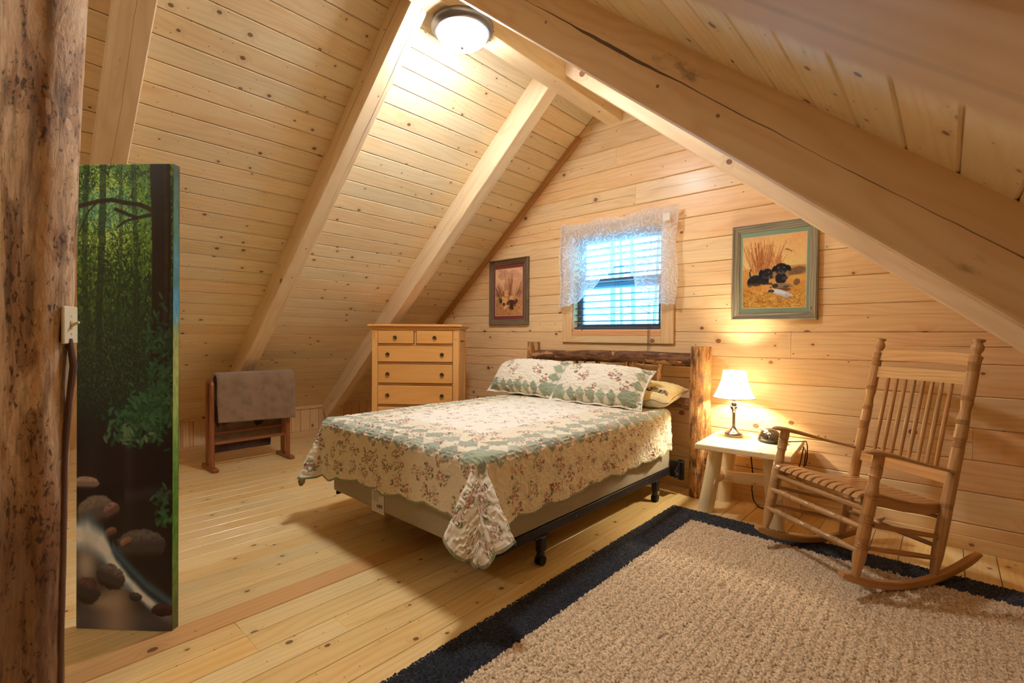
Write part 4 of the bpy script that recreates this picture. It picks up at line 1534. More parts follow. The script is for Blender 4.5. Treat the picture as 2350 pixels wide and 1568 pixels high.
def sham_col(W, H):
    def f(a, b):
        c = floral(a, b + .03, 0.135, 0.044, .66, 6, (240, 231, 208))
        e = np.minimum(W / 2 - np.abs(a), b + H / 2)
        left = W / 2 - np.abs(a) < (b + H / 2)
        q = e - .016
        p = np.where(left, b + .02, a)
        d = diamonds(p, q, .092, {1: 'g'}, c, (166, 174, 148), 4)
        bd = (q > -.02) & (q < .115)
        c = np.where(bd[..., None], d, c)
        cr_ = (np.abs(np.abs(a) - (W / 2 - .10)) < .055) & (np.abs(b + H / 2 - .075) < .045)
        c = np.where(cr_[..., None], np.array([160, 168, 142.]), c)
        hem_ = (W / 2 - np.abs(a) < .008) | (H / 2 - np.abs(b) < .008)
        return np.where(hem_[..., None], np.array([226, 212, 180.]), c)
    return f

M['sham'] = vcol('sham_cotton', rough=0.85, bump=0.35, bscale=260.0, spec=0.15, sheen=0.25)
def yellow_col(a, b):
    c = np.ones(a.shape + (3,)) * np.array([243, 222, 160.])
    top = -.105 + .018 * np.sin((a - .2) * 38) ** 2
    band = (a > .19) & (a < .36) & (b > -.155) & (b < top)          # dark embroidered border by the open end
    sc = np.sin(a * 170 + 2 * np.sin(b * 160)) * np.sin(b * 190 + 1.5 * np.sin(a * 90)) > .25
    c = np.where(band[..., None], np.where(sc[..., None], np.array([190, 168, 120.]), np.array([62, 54, 40.])), c)
    return c
M['yellow'] = vcol('yellow_cotton', rough=0.75, bump=0.2, bscale=90.0, spec=0.15, sheen=0.2)
pillow('sham_pillow', (-2.035, -0.655, 0.672), math.radians(-41), math.radians(1), 0.86, 0.415, 0.25, sham_col(.86, .415), M['sham'], 0.07, 3, 120,
       'right quilted floral sham pillow leaning in front of the yellow pillow', 'pillow', 'quilted shams', slump=0.03, twist=0.05)
pillow('sham_pillow', (-2.82, -0.60, 0.680), math.radians(-38), math.radians(-1), 0.84, 0.41, 0.25, sham_col(.84, .41), M['sham'], 0.07, 5, 120,
       'left quilted floral sham pillow, the one nearer the dresser', 'pillow', 'quilted shams', slump=0.11, twist=0.02)
yp = pillow('bed_pillow', (-1.86, -0.52, 0.735), math.radians(-82), math.radians(3), 0.78, 0.42, 0.19, yellow_col, M['yellow'], 0.0, 8, 150,
            'soft yellow pillow with an open case end under the right sham', 'pillow', 'yellow pillows')
pillow('bed_pillow', (-2.86, -0.50, 0.735), math.radians(-82), math.radians(-2), 0.74, 0.40, 0.13, yellow_col, M['yellow'], 0.0, 9, 60,
       'soft yellow pillow squeezed under the left sham', 'pillow', 'yellow pillows')

# ================================================================== DRESSER
DA = math.radians(38.5)
dr = thing('dresser', 'honey maple dresser with ring pulls in the corner behind the bed', 'dresser', (-4.09, -1.30, 0), DA)
DW, DD, DH = 0.842, 0.42, 1.29
MB().box(0.03, DW - 0.03, 0.012, DD, 0.06, DH - 0.01, 0.003, 2).build('case', M['maple'], dr)
for x0 in (0.0, DW - 0.056):
    MB().box(x0, x0 + 0.056, 0.0, 0.03, 0.0, DH - 0.012, 0.003, 2).build('stile', M['maple'], dr)
MB().box(0.0, DW, -0.004, DD, DH - 0.035, DH, 0.004, 0).build('cornice', M['maple'], dr)
tp = MB().box(-0.035, DW + 0.035, -0.04, DD + 0.01, DH, DH + 0.024, 0.006, 0)
tp.box(-0.018, DW + 0.018, -0.022, DD, DH - 0.016, DH, 0.006, 0)
tp.build('top', M['maple'], dr)
for x0 in (0.022, DW - 0.036):
    MB().box(x0, x0 + 0.015, -0.012, 0.002, DH - 0.118, DH - 0.036, 0.003, 2).build('corbel', M['maple'], dr)
# side: corner posts, frame and fluted panel
for x0, x1 in ((DW - 0.03, DW), (0.0, 0.03)):
    MB().box(x0, x1, 0.03, 0.095, 0.0, DH - 0.012, 0.003, 2).build('side_stile', M['maple'], dr)
    MB().box(x0, x1, DD - 0.065, DD, 0.0, DH - 0.012, 0.003, 2).build('side_stile', M['maple'], dr)
    MB().box(x0, x1, 0.095, DD - 0.065, DH - 0.13, DH - 0.012, 0.003, 1).build('side_rail', M['maple'], dr)
    MB().box(x0 + .006, x1 - .006, 0.105, DD - 0.075, 0.1, DH - 0.14, 0.006, 2).build('side_panel', M['maple'], dr)
MB().box(0.03, DW - 0.03, 0.006, 0.03, 0.03, 0.12, 0.004, 0).build('apron', M['maple'], dr)
def ring_pull(parent, x, z):
    p = MB().tube([(x, -0.012, z), (x, -0.008, z), (x, -0.006, z)], [0.010, 0.013, 0.015], 16)
    ring = [(x + 0.0165 * math.sin(t), -0.017, z - 0.006 + 0.0165 * math.cos(t)) for t in np.linspace(0, 2 * PI, 21)]
    p.tube(ring, 0.0034, 8, caps=False)
    p.tube([(x, -0.012, z + .004), (x, -0.020, z + .008)], 0.0045, 8)
    p.build('ring_pull', M['pull'], parent, 50)
def drawer(x0, x1, z0, z1, pulls):
    d = MB().box(x0, x1, -0.006, 0.02, z0, z1, 0.004, 0, off=rng.random() * 5).build('drawer', M['maple'], dr)
    MB().box(x0 - .004, x1 + .004, 0.004, 0.0125, z0 - .004, z1 + .004, 0.001).build('drawer_gap', M['gap'], d)
    for px_ in pulls:
        ring_pull(d, px_, (z0 + z1) / 2)
dx0, dx1 = 0.060, DW - 0.060
mid = (dx0 + dx1) / 2
drawer(dx0, mid - 0.014, 1.130, 1.252, [dx0 + .17])
drawer(mid + 0.014, dx1, 1.130, 1.252, [dx1 - .17])
for z0, z1 in ((0.955, 1.106), (0.752, 0.930), (0.548, 0.727), (0.342, 0.523), (0.135, 0.317)):
    drawer(dx0, dx1, z0, z1, [dx0 + .098, dx1 - .098])

# ================================================================== BLANKET RACK
RKX, RKY0, RKY1, RKH = -4.845, -2.455, -1.800, 0.815
rk = thing('blanket_rack', 'reddish cherry wood blanket rack on the floor by the left knee wall', 'blanket rack', (RKX, (RKY0 + RKY1) / 2, 0))
for yy in (RKY0, RKY1):
    f_ = MB().box(RKX - 0.165, RKX + 0.165, yy - 0.026, yy + 0.026, 0.0, 0.034, 0.008, 0)
    f_.build('foot', M['cherry'], rk, 35, True)
    hw = 0.058
    path = [(RKX - hw, yy, 0.03), (RKX - hw, yy, 0.4), (RKX - hw, yy, RKH - hw - .02)]
    path += [(RKX - hw * math.cos(t), yy, RKH - hw - .02 + hw * math.sin(t)) for t in np.linspace(0, PI, 14)[1:-1]]
    path += [(RKX + hw, yy, RKH - hw - .02), (RKX + hw, yy, 0.4), (RKX + hw, yy, 0.03)]
    MB().sweep(path, 0.036, 0.040, (0, 1, 0), 0.010).build('arched_upright', M['cherry'], rk, 40, True)
for x, z in ((RKX + 0.045, 0.235), (RKX - 0.045, 0.31), (RKX + 0.0, RKH - .03), (RKX - 0.045, 0.62), (RKX + 0.045, 0.62)):
    MB().box(x - 0.010, x + 0.010, RKY0, RKY1, z - 0.013, z + 0.013, 0.004, 1).build('crossbar', M['cherry'], rk, 35, True)

def draped(name, y0, y1, xf, xb, top, zf0, zf1, zb, th, mat, label, seed, folds=1, flare=0.02):
    """Blanket hung over a rack bar along Y: front drop (+X) to zf0..zf1, back drop to zb."""
    ns, nt = 90, 60
    S = np.linspace(0, 1, ns)[:, None]
    T = np.linspace(0, 1, nt)[None, :] * np.ones((ns, 1))
    hw = (xf - xb) / 2
    xc = (xf + xb) / 2
    lf = top - hw - (zf0 + (zf1 - zf0) * T)
    lb = (top - hw - zb) * np.ones_like(T)
    arc = PI * hw
    L = lf + arc + lb
    s = S * L
    x = np.where(s < lf, xf + flare * (1 - s / lf), np.where(s < lf + arc, xc + hw * np.cos((s - lf) / hw), xb - flare * 1.6 * (s - lf - arc) / lb))
    z = np.where(s < lf, top - hw - lf + s, np.where(s < lf + arc, top - hw + hw * np.sin((s - lf) / hw), top - hw - (s - lf - arc)))
    nz = vnoise(ns, nt, 4, 5, seed, 3) - .5
    yy = y0 + (y1 - y0) * T + .008 * np.sin(S * 9 + seed)
    x = x + nz * .016 + .005 * np.sin(T * 9)
    P = np.stack([x, yy, z], -1)
    cols = []
    n_ = grid_normals(P)
    sgn = np.sign((n_[..., 2] * (z > top - hw) + n_[..., 0] * np.where(x > xc, 1, -1) * (z <= top - hw)).mean())
    outer = P + n_ * sgn * th / 2
    inner = P - n_ * sgn * th / 2
    uv = np.stack([T * (y1 - y0), s], -1)
    # closed skin: outer, inner and rounded rims
    def rimmed(a, b_):
        mid_ = (a + b_) / 2
        return mid_
    V = np.concatenate([outer.reshape(-1, 3), inner.reshape(-1, 3)])
    ii = np.arange(ns * nt).reshape(ns, nt)
    q = np.stack([ii[:-1, :-1], ii[:-1, 1:], ii[1:, 1:], ii[1:, :-1]], -1).reshape(-1, 4)
    off = ns * nt
    Q = [q, q[:, ::-1] + off]
    for e in (ii[:, 0], ii[::-1, -1], ii[-1, :], ii[0, ::-1]):
        Q.append(np.stack([e[:-1], e[1:], e[1:] + off, e[:-1] + off], -1))
    o = raw_mesh(name, V, np.concatenate(Q), mat, None, np.concatenate([uv.reshape(-1, 2)] * 2))
    return tag(o, label, 'blanket')

draped('blanket', RKY0 + 0.035, RKY1 + 0.045, RKX + 0.105, RKX - 0.095, RKH + 0.035, 0.425, 0.40, 0.22, 0.026, M['blanket'],
       'taupe fleece blanket folded over the top of the cherry rack', 3, flare=0.012)
draped('blanket', RKY0 + 0.04, RKY1 - 0.10, RKX + 0.02, RKX - 0.085, 0.645, 0.575, 0.575, 0.115, 0.018, M['blanket_dark'],
       'dark brown blanket hanging low inside the rack under the taupe one', 6, flare=0.03)

# ================================================================== RUG
RX0, RX1, RY1, RY0 = -1.428, 0.85, -0.495, -3.45
rug = thing('rug', 'beige ribbed area rug with a wide navy border under the rocking chair', 'rug', (RX0, RY1, 0))
MB().box(RX0 + .004, RX1 - .004, RY0, RY1 - .004, 0.001, 0.0075, 0.002).build('backing', M['pile_navy'], rug, 35, True)
MB().box(RX0 + .205, RX1 - .2, RY0 + .2, RY1 - .19, 0.006, 0.0095, 0.001).build('field_backing', M['pile'], rug, 35, True)
def tufts(name, regions, step_x, step_y, hgt, wid, mat, ribs):
    r = np.random.RandomState(12)
    pts = []
    for (x0, x1, y0, y1) in regions:
        gx, gy = np.meshgrid(np.arange(x0, x1, step_x), np.arange(y0, y1, step_y))
        pts.append(np.stack([gx.ravel(), gy.ravel()], -1))
    p = np.concatenate(pts)
    n = len(p)
    p = p + (r.rand(n, 2) - .5) * np.array([step_x, step_y]) * .75
    h = hgt * (0.65 + .6 * r.rand(n))
    if ribs:
        h *= 0.42 + 0.62 * (np.cos(2 * PI * (p[:, 0] + .004 * np.sin(p[:, 1] * 150)) / 0.042) > -.2) + .16 * np.sin(2 * PI * p[:, 1] / 0.027 + 3 * np.floor(p[:, 0] / .042))
    w_ = wid * (0.75 + .5 * r.rand(n))
    an = r.rand(n) * 6.28
    base = 0.006
    V = np.zeros((n, 5, 3))
    for k in range(4):
        V[:, k, 0] = p[:, 0] + w_ * np.cos(an + k * PI / 2)
        V[:, k, 1] = p[:, 1] + w_ * np.sin(an + k * PI / 2)
        V[:, k, 2] = base + h * .35
    V[:, 4, :2] = p + (r.rand(n, 2) - .5) * wid
    V[:, 4, 2] = base + h
    i = np.arange(n)[:, None] * 5
    Q = np.concatenate([np.concatenate([i + k, i + (k + 1) % 4, i + 4], 1) for k in range(4)])
    V -= np.array([RX0, RY1, 0])
    o = raw_mesh(name, V.reshape(-1, 3), Q, mat, None, None, rug, True)
    o['kind'] = 'stuff'
    return o
tufts('field_pile', [(RX0 + .203, 0.55, -3.0, RY1 - .188)], 0.0105, 0.0090, 0.0125, 0.0072, M['pile'], True)
tufts('border_pile', [(RX0, RX0 + .203, -3.1, RY1), (RX0 + .203, RX1 - .1, RY1 - .188, RY1)], 0.0085, 0.0085, 0.0090, 0.0066, M['pile_navy'], False)

# ================================================================== NIGHT TABLE AND WHAT STANDS ON IT
TA = math.radians(4.5)
TZ = 0.512
nt_ = thing('log_end_table', 'pale peeled log end table with a plank top beside the bed', 'table', (-0.965, -0.35, 0), TA)
# local frame: top spans x -0.28..0.275, y -0.30..0.29
for i, (a, b_) in enumerate(((-0.30, -0.105), (-0.103, 0.095), (0.097, 0.29))):
    MB().box(-0.28, 0.275, a, b_, TZ - 0.034, TZ, 0.004, 0, off=i * 2.3).build('top_plank', M['aspen'], nt_)
for y_ in (-0.085, 0.20):
    MB().box(-0.24, 0.235, y_ - 0.035, y_ + 0.035, TZ - 0.062, TZ - 0.034, 0.004, 0).build('cleat', M['aspen'], nt_)
def tleg(x0, y0, x1, y1, seed):
    log(MB(), (x0, y0, 0.0), (x1, y1, TZ - 0.05), 0.052, 0.046, seed, 16, 18, 0.04, 0.002).build('leg', M['aspen'], nt_, 50)
tleg(-0.275, -0.045, -0.20, -0.085, 61)
tleg(0.17, -0.11, 0.135, -0.12, 62)
tleg(-0.235, 0.265, -0.185, 0.225, 63)
tleg(0.215, 0.235, 0.165, 0.205, 64)
log(MB(), (-0.245, -0.10, 0.235), (-0.205, 0.32, 0.235), 0.040, 0.040, 65, 12, 16, 0.04).build('stretcher', M['aspen'], nt_, 50)
log(MB(), (0.165, -0.15, 0.235), (0.19, 0.29, 0.235), 0.040, 0.040, 66, 12, 16, 0.04).build('stretcher', M['aspen'], nt_, 50)
log(MB(), (-0.225, 0.115, 0.235), (0.18, 0.08, 0.235), 0.041, 0.041, 67, 12, 16, 0.04).build('stretcher', M['aspen'], nt_, 50)

lamp = thing('table_lamp', 'small pewter table lamp with a lit cream bell shade', 'lamp', (-1.112, -0.240, TZ))
def lathe(prof, n=32):
    return MB().tube([(0, 0, z) for _, z in prof], [r for r, _ in prof], n)
lathe([(0.058, 0.0), (0.060, 0.004), (0.060, 0.018), (0.056, 0.026), (0.040, 0.034), (0.026, 0.046), (0.014, 0.062), (0.012, 0.070)]).build('base', M['pewter'], lamp, 40)
lathe([(0.0105, 0.068), (0.0105, 0.168)]).build('stem', M['pewter'], lamp, 40)
lathe([(0.011, 0.166), (0.015, 0.174), (0.012, 0.180), (0.018, 0.190), (0.028, 0.209), (0.029, 0.212), (0.021, 0.224), (0.015, 0.231), (0.017, 0.236)], 12).build('faceted_knop', M['chrome'], lamp, 20)
lathe([(0.010, 0.234), (0.044, 0.241), (0.046, 0.244), (0.012, 0.247)]).build('drip_plate', M['pewter'], lamp, 40)
lathe([(0.011, 0.244), (0.013, 0.290), (0.013, 0.335)]).build('socket', M['pewter'], lamp, 40)
bulb_d = bpy.data.lights.new('bulb_light', 'POINT')
bulb_d.energy = LAMP_W
bulb_d.color = LAMP_C
bulb_d.shadow_soft_size = 0.028
bulb = link(bpy.data.objects.new('bulb_light', bulb_d), lamp)
bulb.location = (0, 0, 0.362)
# bell shade with six gores
ns, nth = 14, 96
zz_ = np.linspace(0, 1, ns)
shr = np.interp(zz_, [0, .06, .25, .5, .75, 1], [0.135, 0.128, 0.110, 0.092, 0.081, 0.075])
Th = np.linspace(0, 2 * PI, nth, endpoint=False)
Rr = shr[:, None] * (1 + 0.02 * np.abs(np.cos(3 * Th))[None, :] - .01)
SH0, SH1 = 0.274, 0.463
Ps = np.stack([Rr * np.cos(Th), Rr * np.sin(Th), np.repeat((SH0 + (SH1 - SH0) * zz_)[:, None], nth, 1) + .003 * np.cos(6 * Th)[None, :] * (1 - zz_)[:, None]], -1)
grid_mesh('shade', Ps, M['shade'], None, np.stack([np.repeat(Th[None, :], ns, 0), np.repeat(zz_[:, None], nth, 1)], -1), lamp, True, True)
M['shade_trim'] = plain('shade_trim', rgb(214, 196, 150), 0.8, bump=0.1)
shd = [o for o in COL.objects if o.name.startswith('shade') and o.parent == lamp][0]
for k in range(6):
    t = PI / 6 + k * PI / 3
    MB().tube([((shr[i] * .99 + .0016) * math.cos(t), (shr[i] * .99 + .0016) * math.sin(t), SH0 + (SH1 - SH0) * zz_[i]) for i in range(ns)], 0.0013, 6).build('gore_seam', M['shade_trim'], shd, 60)
for zt_, r_ in ((SH0, 0.135), (SH1, 0.075)):
    MB().tube([(r_ * (1 + .02 * abs(math.cos(3 * t)) - .01) * math.cos(t), r_ * (1 + .02 * abs(math.cos(3 * t)) - .01) * math.sin(t), zt_) for t in np.linspace(0, 2 * PI, 61)], 0.0026, 6, False).build('shade_binding', M['shade_trim'], shd, 60)
hp = MB()
for k in range(3):
    t = k * 2 * PI / 3
    hp.tube([(0, 0, SH1 - .012), (0.074 * math.cos(t), 0.074 * math.sin(t), SH1 - .002)], 0.0015, 6)
for sx in (-1, 1):
    hp.tube([(0.012 * sx, 0, .300), (0.045 * sx, 0, .335), (0.045 * sx, 0, .40), (0.012 * sx, 0, .446), (0, 0, .452)], 0.0015, 6)
hp.build('harp', M['pewter'], lamp, 50)

ck = thing('clock_radio', 'rounded silver clock radio behind the rocking chair arm', 'clock', (-0.872, -0.262, TZ), math.radians(40))
nu, nv = 40, 18
uu = np.linspace(0, 2 * PI, nu, endpoint=False)
vv = np.linspace(0.02, PI / 2, nv)
sx_, sy_, sz_ = 0.072, 0.085, 0.078
Ps = np.stack([sx_ * np.outer(np.cos(vv) ** .8, np.cos(uu)), sy_ * np.outer(np.cos(vv) ** .8, np.sin(uu)), 0.016 + sz_ * np.outer(np.sin(vv), np.ones(nu))], -1)
Ps[..., 2] *= 1 - .25 * (Ps[..., 0] / sx_ > 0) * (Ps[..., 0] / sx_) ** 2
grid_mesh('dome_body', Ps, M['chrome'], None, np.stack([np.repeat(uu[None, :], nv, 0), np.repeat(vv[:, None], nu, 1)], -1), ck, True, True)
cb0 = MB()
cb0.tube([(0, 0, 0.0), (0, 0, 0.004), (0, 0, 0.014), (0, 0, 0.018)], [0.9, 0.97, 1.0, 0.96], 40, flat=(0.0735, 0.0865), up=(1, 0, 0))
cb0.build('base_ring', M['rubber'], ck, 40)
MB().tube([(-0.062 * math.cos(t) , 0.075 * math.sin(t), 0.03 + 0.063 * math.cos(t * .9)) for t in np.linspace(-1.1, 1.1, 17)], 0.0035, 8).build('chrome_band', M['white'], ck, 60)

# cords
crd = MB().tube([(-1.06, -0.03, 0.47), (-1.055, -0.035, 0.36), (-1.04, -0.03, 0.20), (-1.045, -0.035, 0.10), (-1.03, -0.05, 0.03), (-0.985, -0.10, 0.006), (-0.90, -0.14, 0.006), (-0.83, -0.12, 0.006), (-0.79, -0.06, 0.012), (-0.785, -0.035, 0.15), (-0.765, -0.032, 0.23)], 0.0040, 8)
crd.build('power_cord', M['cord'], lamp, 35, True)
crd = MB().tube([(-0.80, -0.22, TZ + .004), (-0.73, -0.14, TZ + .005), (-0.695, -0.09, TZ + .003), (-0.688, -0.085, TZ - .03), (-0.690, -0.08, 0.40), (-0.70, -0.075, 0.352), (-0.71, -0.075, 0.335), (-0.707, -0.072, 0.36), (-0.70, -0.07, 0.44), (-0.715, -0.06, 0.47), (-0.735, -0.045, 0.36), (-0.765, -0.034, 0.24)], 0.0034, 8)
mi = (Matrix.Translation(ck.location) @ Matrix.Rotation(math.radians(40), 4, 'Z')).inverted()
crd.v = [tuple(mi @ Vector(p)) for p in crd.v]
crd.build('power_cord', M['cord'], ck)
ol = thing('wall_outlet', 'tan electrical outlet low on the wall behind the rocking chair', 'outlet', (-0.745, 0.0, 0.245))
MB().box(-0.036, 0.036, -0.007, 0.001, -0.060, 0.060, 0.003).build('cover_plate', M['tanplate'], ol)
for zz in (-0.025, 0.025):
    so = MB().box(-0.017, 0.017, -0.0085, -0.005, zz - 0.014, zz + 0.014, 0.003).build('socket', M['tanplate'], ol)
    for xx in (-0.007, 0.007):
        MB().box(xx - .0012, xx + .0012, -0.0092, -0.008, zz - .004, zz + .006, 0.0003).build('slot', M['dark'], so)
MB().box(-0.018, 0.014, -0.034, -0.0088, 0.012, 0.038, 0.005).build('plug', M['rubber'], ol)

# ================================================================== ROCKING CHAIR
ch = thing('rocking_chair', 'oak slat-back rocking chair with turned posts, on the edge of the rug', 'chair', (-0.442, -0.818, 0.0), math.radians(-35.36))
WF, WBK = 0.283, 0.252
def bpost(z): return -0.341 - (z - 0.044) * 0.2295           # forward position of the back posts at height z
def fpost(z): return 0.155 - (z - 0.116) * 0.225
def L3(x, f, z): return (x, -f, z)
def runz(f): return 0.012 + 0.53 * (f + 0.20) ** 2

def profile(base, length, grooves, vases=(), n_fine=2):
    """base: list of (dist, radius); grooves: centres of 3- or 2-ring bands (dist, count)."""
    pts = [(d, r) for d, r in base]
    bd, br_ = zip(*base)
    def rad(d): return float(np.interp(d, bd, br_))
    for c, k in grooves:
        for i in range(k):
            d = c + (i - (k - 1) / 2) * 0.0125
            r = rad(d)
            pts += [(d - 0.006, r), (d - 0.0035, r * .88), (d, r * 1.04), (d + 0.0035, r * .88), (d + 0.006, r)]
    for c, hw, dr_ in vases:
        for t in np.linspace(-1, 1, 9):
            pts.append((c + t * hw, rad(c + t * hw) * (1 - dr_ * math.cos(t * PI / 2) ** 2)))
    pts.sort()
    return [(d / length, r) for d, r in pts]

for s_ in (-1, 1):
    fs = np.linspace(0.225, -0.635, 26)
    MB().sweep([L3(s_ * (WF - .012 - .02 * (0.2 - f) / .8), f, runz(f) + 0.019) for f in fs], 0.034, [0.016] + [0.036] * 23 + [0.030, 0.014], (1, 0, 0), 0.005).build('runner', M['oak'], ch, 40)
    # front post
    zb, zt = 0.112, 0.668
    Lf = math.hypot(zt - zb, fpost(zt) - fpost(zb))
    base = [(0, .0145), (.02, .017), (.075, .026), (.10, .0275), (.30, .0270), (.40, .0275), (.47, .0265), (Lf, .0245)]
    MB().turned(L3(s_ * WF, fpost(zb), zb), L3(s_ * WF, fpost(zt), zt), profile(base, Lf, [(.155, 4), (.265, 4), (.375, 2), (.515, 2)], [(.445, .06, .22)]), 18).build('front_post', M['oak'], ch, 50)
    # back post with finial
    zb, zt = 0.050, 1.212
    Lb = math.hypot(zt - zb, bpost(zt) - bpost(zb))
    base = [(0, .0155), (.03, .018), (.10, .0245), (.16, .026), (.9, .0265), (1.085, .0255), (1.092, .0285), (1.100, .0285), (1.108, .018), (1.118, .017),
            (1.130, .0235), (1.146, .0265), (1.160, .022), (1.168, .0165), (1.174, .0175), (1.180, .0255), (1.187, .0262), (Lb - .004, .018), (Lb, .006)]
    MB().turned(L3(s_ * WBK, bpost(zb), zb), L3(s_ * WBK, bpost(zt), zt), profile(base, Lb, [(.345, 2), (.66, 4), (.765, 2), (.885, 2), (1.045, 4)], [(.825, .055, .2)]), 18).build('back_post', M['oak'], ch, 50)
    # arm
    pts = [L3(s_ * (WF + .004), 0.108, .688), L3(s_ * (WF + .004), 0.100, .688), L3(s_ * (WF + .003), .07, .685), L3(s_ * WF, .03, .678), L3(s_ * (WF - .004), -.06, .657), L3(s_ * (WF - .016), -.25, .606), L3(s_ * (WBK + .012), -.435, .561)]
    MB().tube(pts, [.009, .020, .0275, .0285, .024, .0175, .0150], 16, True, flat=(0.48, 1.0), up=(0, 0, 1)).build('armrest', M['oak'], ch, 50)
    # side rungs
    MB().turned(L3(s_ * WF, .063, .342), L3(s_ * WBK, -.372, .240), [(0, .009), (.08, .0115), (.5, .0135), (.92, .0115), (1, .009)], 12).build('side_rung', M['oak'], ch, 50)
    MB().turned(L3(s_ * WF, .085, .238), L3(s_ * WBK, -.350, .138), [(0, .009), (.08, .0115), (.5, .0135), (.92, .0115), (1, .009)], 12).build('side_rung', M['oak'], ch, 50)
    # seat side rail follows the dished seat
    sp = [(.085, .442), (.03, .446), (-.06, .425), (-.17, .396), (-.30, .374), (-.425, .368)]
    MB().sweep([L3(s_ * (WF - .030 - .03 * (.1 - f) / .5), f, z) for f, z in sp], 0.022, 0.046, (1, 0, 0), 0.004).build('seat_rail', M['oak'], ch, 40)
fr = [(0, .010), (.06, .0125), (.155, .0150)]
bands = lambda c: [(c - .045, .0155), (c - .040, .0135), (c - .030, .0165), (c - .022, .0135), (c - .012, .0168), (c - .002, .0138), (c + .008, .0168), (c + .018, .0138), (c + .028, .0165), (c + .036, .0135), (c + .042, .0155)]
frp = fr + bands(.235) + bands(.52) + bands(.80) + [(.88, .0145), (.95, .0125), (1, .010)]
for f, z in ((.122, .338), (.147, .233)):
    MB().turned(L3(-WF, f, z), L3(WF, f, z), frp, 14).build('front_rung', M['oak'], ch, 50)
for f, z in ((bpost(.19), .19), (bpost(.325), .325)):
    MB().turned(L3(-WBK, f, z), L3(WBK, f, z), [(0, .009), (.1, .0115), (.5, .0135), (.9, .0115), (1, .009)], 12).build('back_rung', M['oak'], ch, 50)
MB().turned(L3(-WF, .092, .418), L3(WF, .092, .418), [(0, .012), (.1, .0155), (.5, .017), (.9, .0155), (1, .012)], 14).build('front_seat_rail', M['oak'], ch, 50)
sprof = [(.122, .462), (.116, .472), (.10, .4795), (.06, .482), (-.02, .465), (-.10, .442), (-.20, .416), (-.30, .398), (-.42, .390)]
for k in range(12):
    t = (k - 5.5) / 5.5
    pts = []
    for f, z in sprof:
        half = (WF - .038) + (WBK - WF) * (0.1 - f) / .5 * .8
        pts.append(L3(t * half, f, z))
    MB().sweep(pts, 0.0355, 0.013, (1, 0, 0), 0.0035).build('seat_slat', M['oak'], ch, 40)

def back_board(z0, z1, th, arch, name, seed):
    mb = MB()
    xs = np.linspace(-(WBK - .018), WBK - .018, 15)
    vs, fs, uvs = [], [], []
    for x in xs:
        t = x / WBK
        za, zb = z0, z1 + arch * (1 - t * t)
        c = .012 * (1 - t * t)                                  # gentle curve backwards
        for (z, o) in ((za, -th / 2), (za, th / 2), (zb, th / 2), (zb, -th / 2)):
            vs.append(L3(x, bpost(z) - c + o, z))
    n = len(xs)
    for i in range(n - 1):
        for k in range(4):
            k2 = (k + 1) % 4
            fs.append([i * 4 + k, (i + 1) * 4 + k, (i + 1) * 4 + k2, i * 4 + k2])
            uvs.append([(vs[j][0] + seed, vs[j][2] + (0.1 if k in (0, 2) else 0) * (vs[j][1])) for j in fs[-1]])
    fs += [[0, 1, 2, 3], [(n - 1) * 4 + 3, (n - 1) * 4 + 2, (n - 1) * 4 + 1, (n - 1) * 4]]
    uvs += [[(0, 0)] * 4] * 2
    mb.add(vs, fs, uvs)
    return mb.build(name, M['oaklight'], ch, 40)
back_board(1.082, 1.132, 0.018, 0.016, 'crest_rail', 1.3)
back_board(0.982, 1.042, 0.018, 0.004, 'upper_back_rail', 4.1)
back_board(0.492, 0.548, 0.020, 0.0, 'lower_back_rail', 7.7)
for k in range(8):
    x = (WBK - .025) * 2 * (.136 + .104 * k) - (WBK - .025)
    t = x / WBK
    c = .012 * (1 - t * t)
    z0, z1 = .545, .986
    MB().turned(L3(x, bpost(z0) - c, z0), L3(x * 1.0, bpost(z1) - c, z1), [(0, .0075), (.06, .0092), (.5, .0105), (.94, .0092), (1, .0075)], 12).build('spindle', M['oak'], ch, 50)

# ================================================================== PICTURES
def strokes_img(h, w, base):
    img = np.ones((h, w, 3)) * np.array(base, float)
    Y = np.linspace(0, 1, h)[:, None] * np.ones((1, w))
    X = np.ones((h, 1)) * np.linspace(0, 1, w)[None, :]
    return img, X, Y

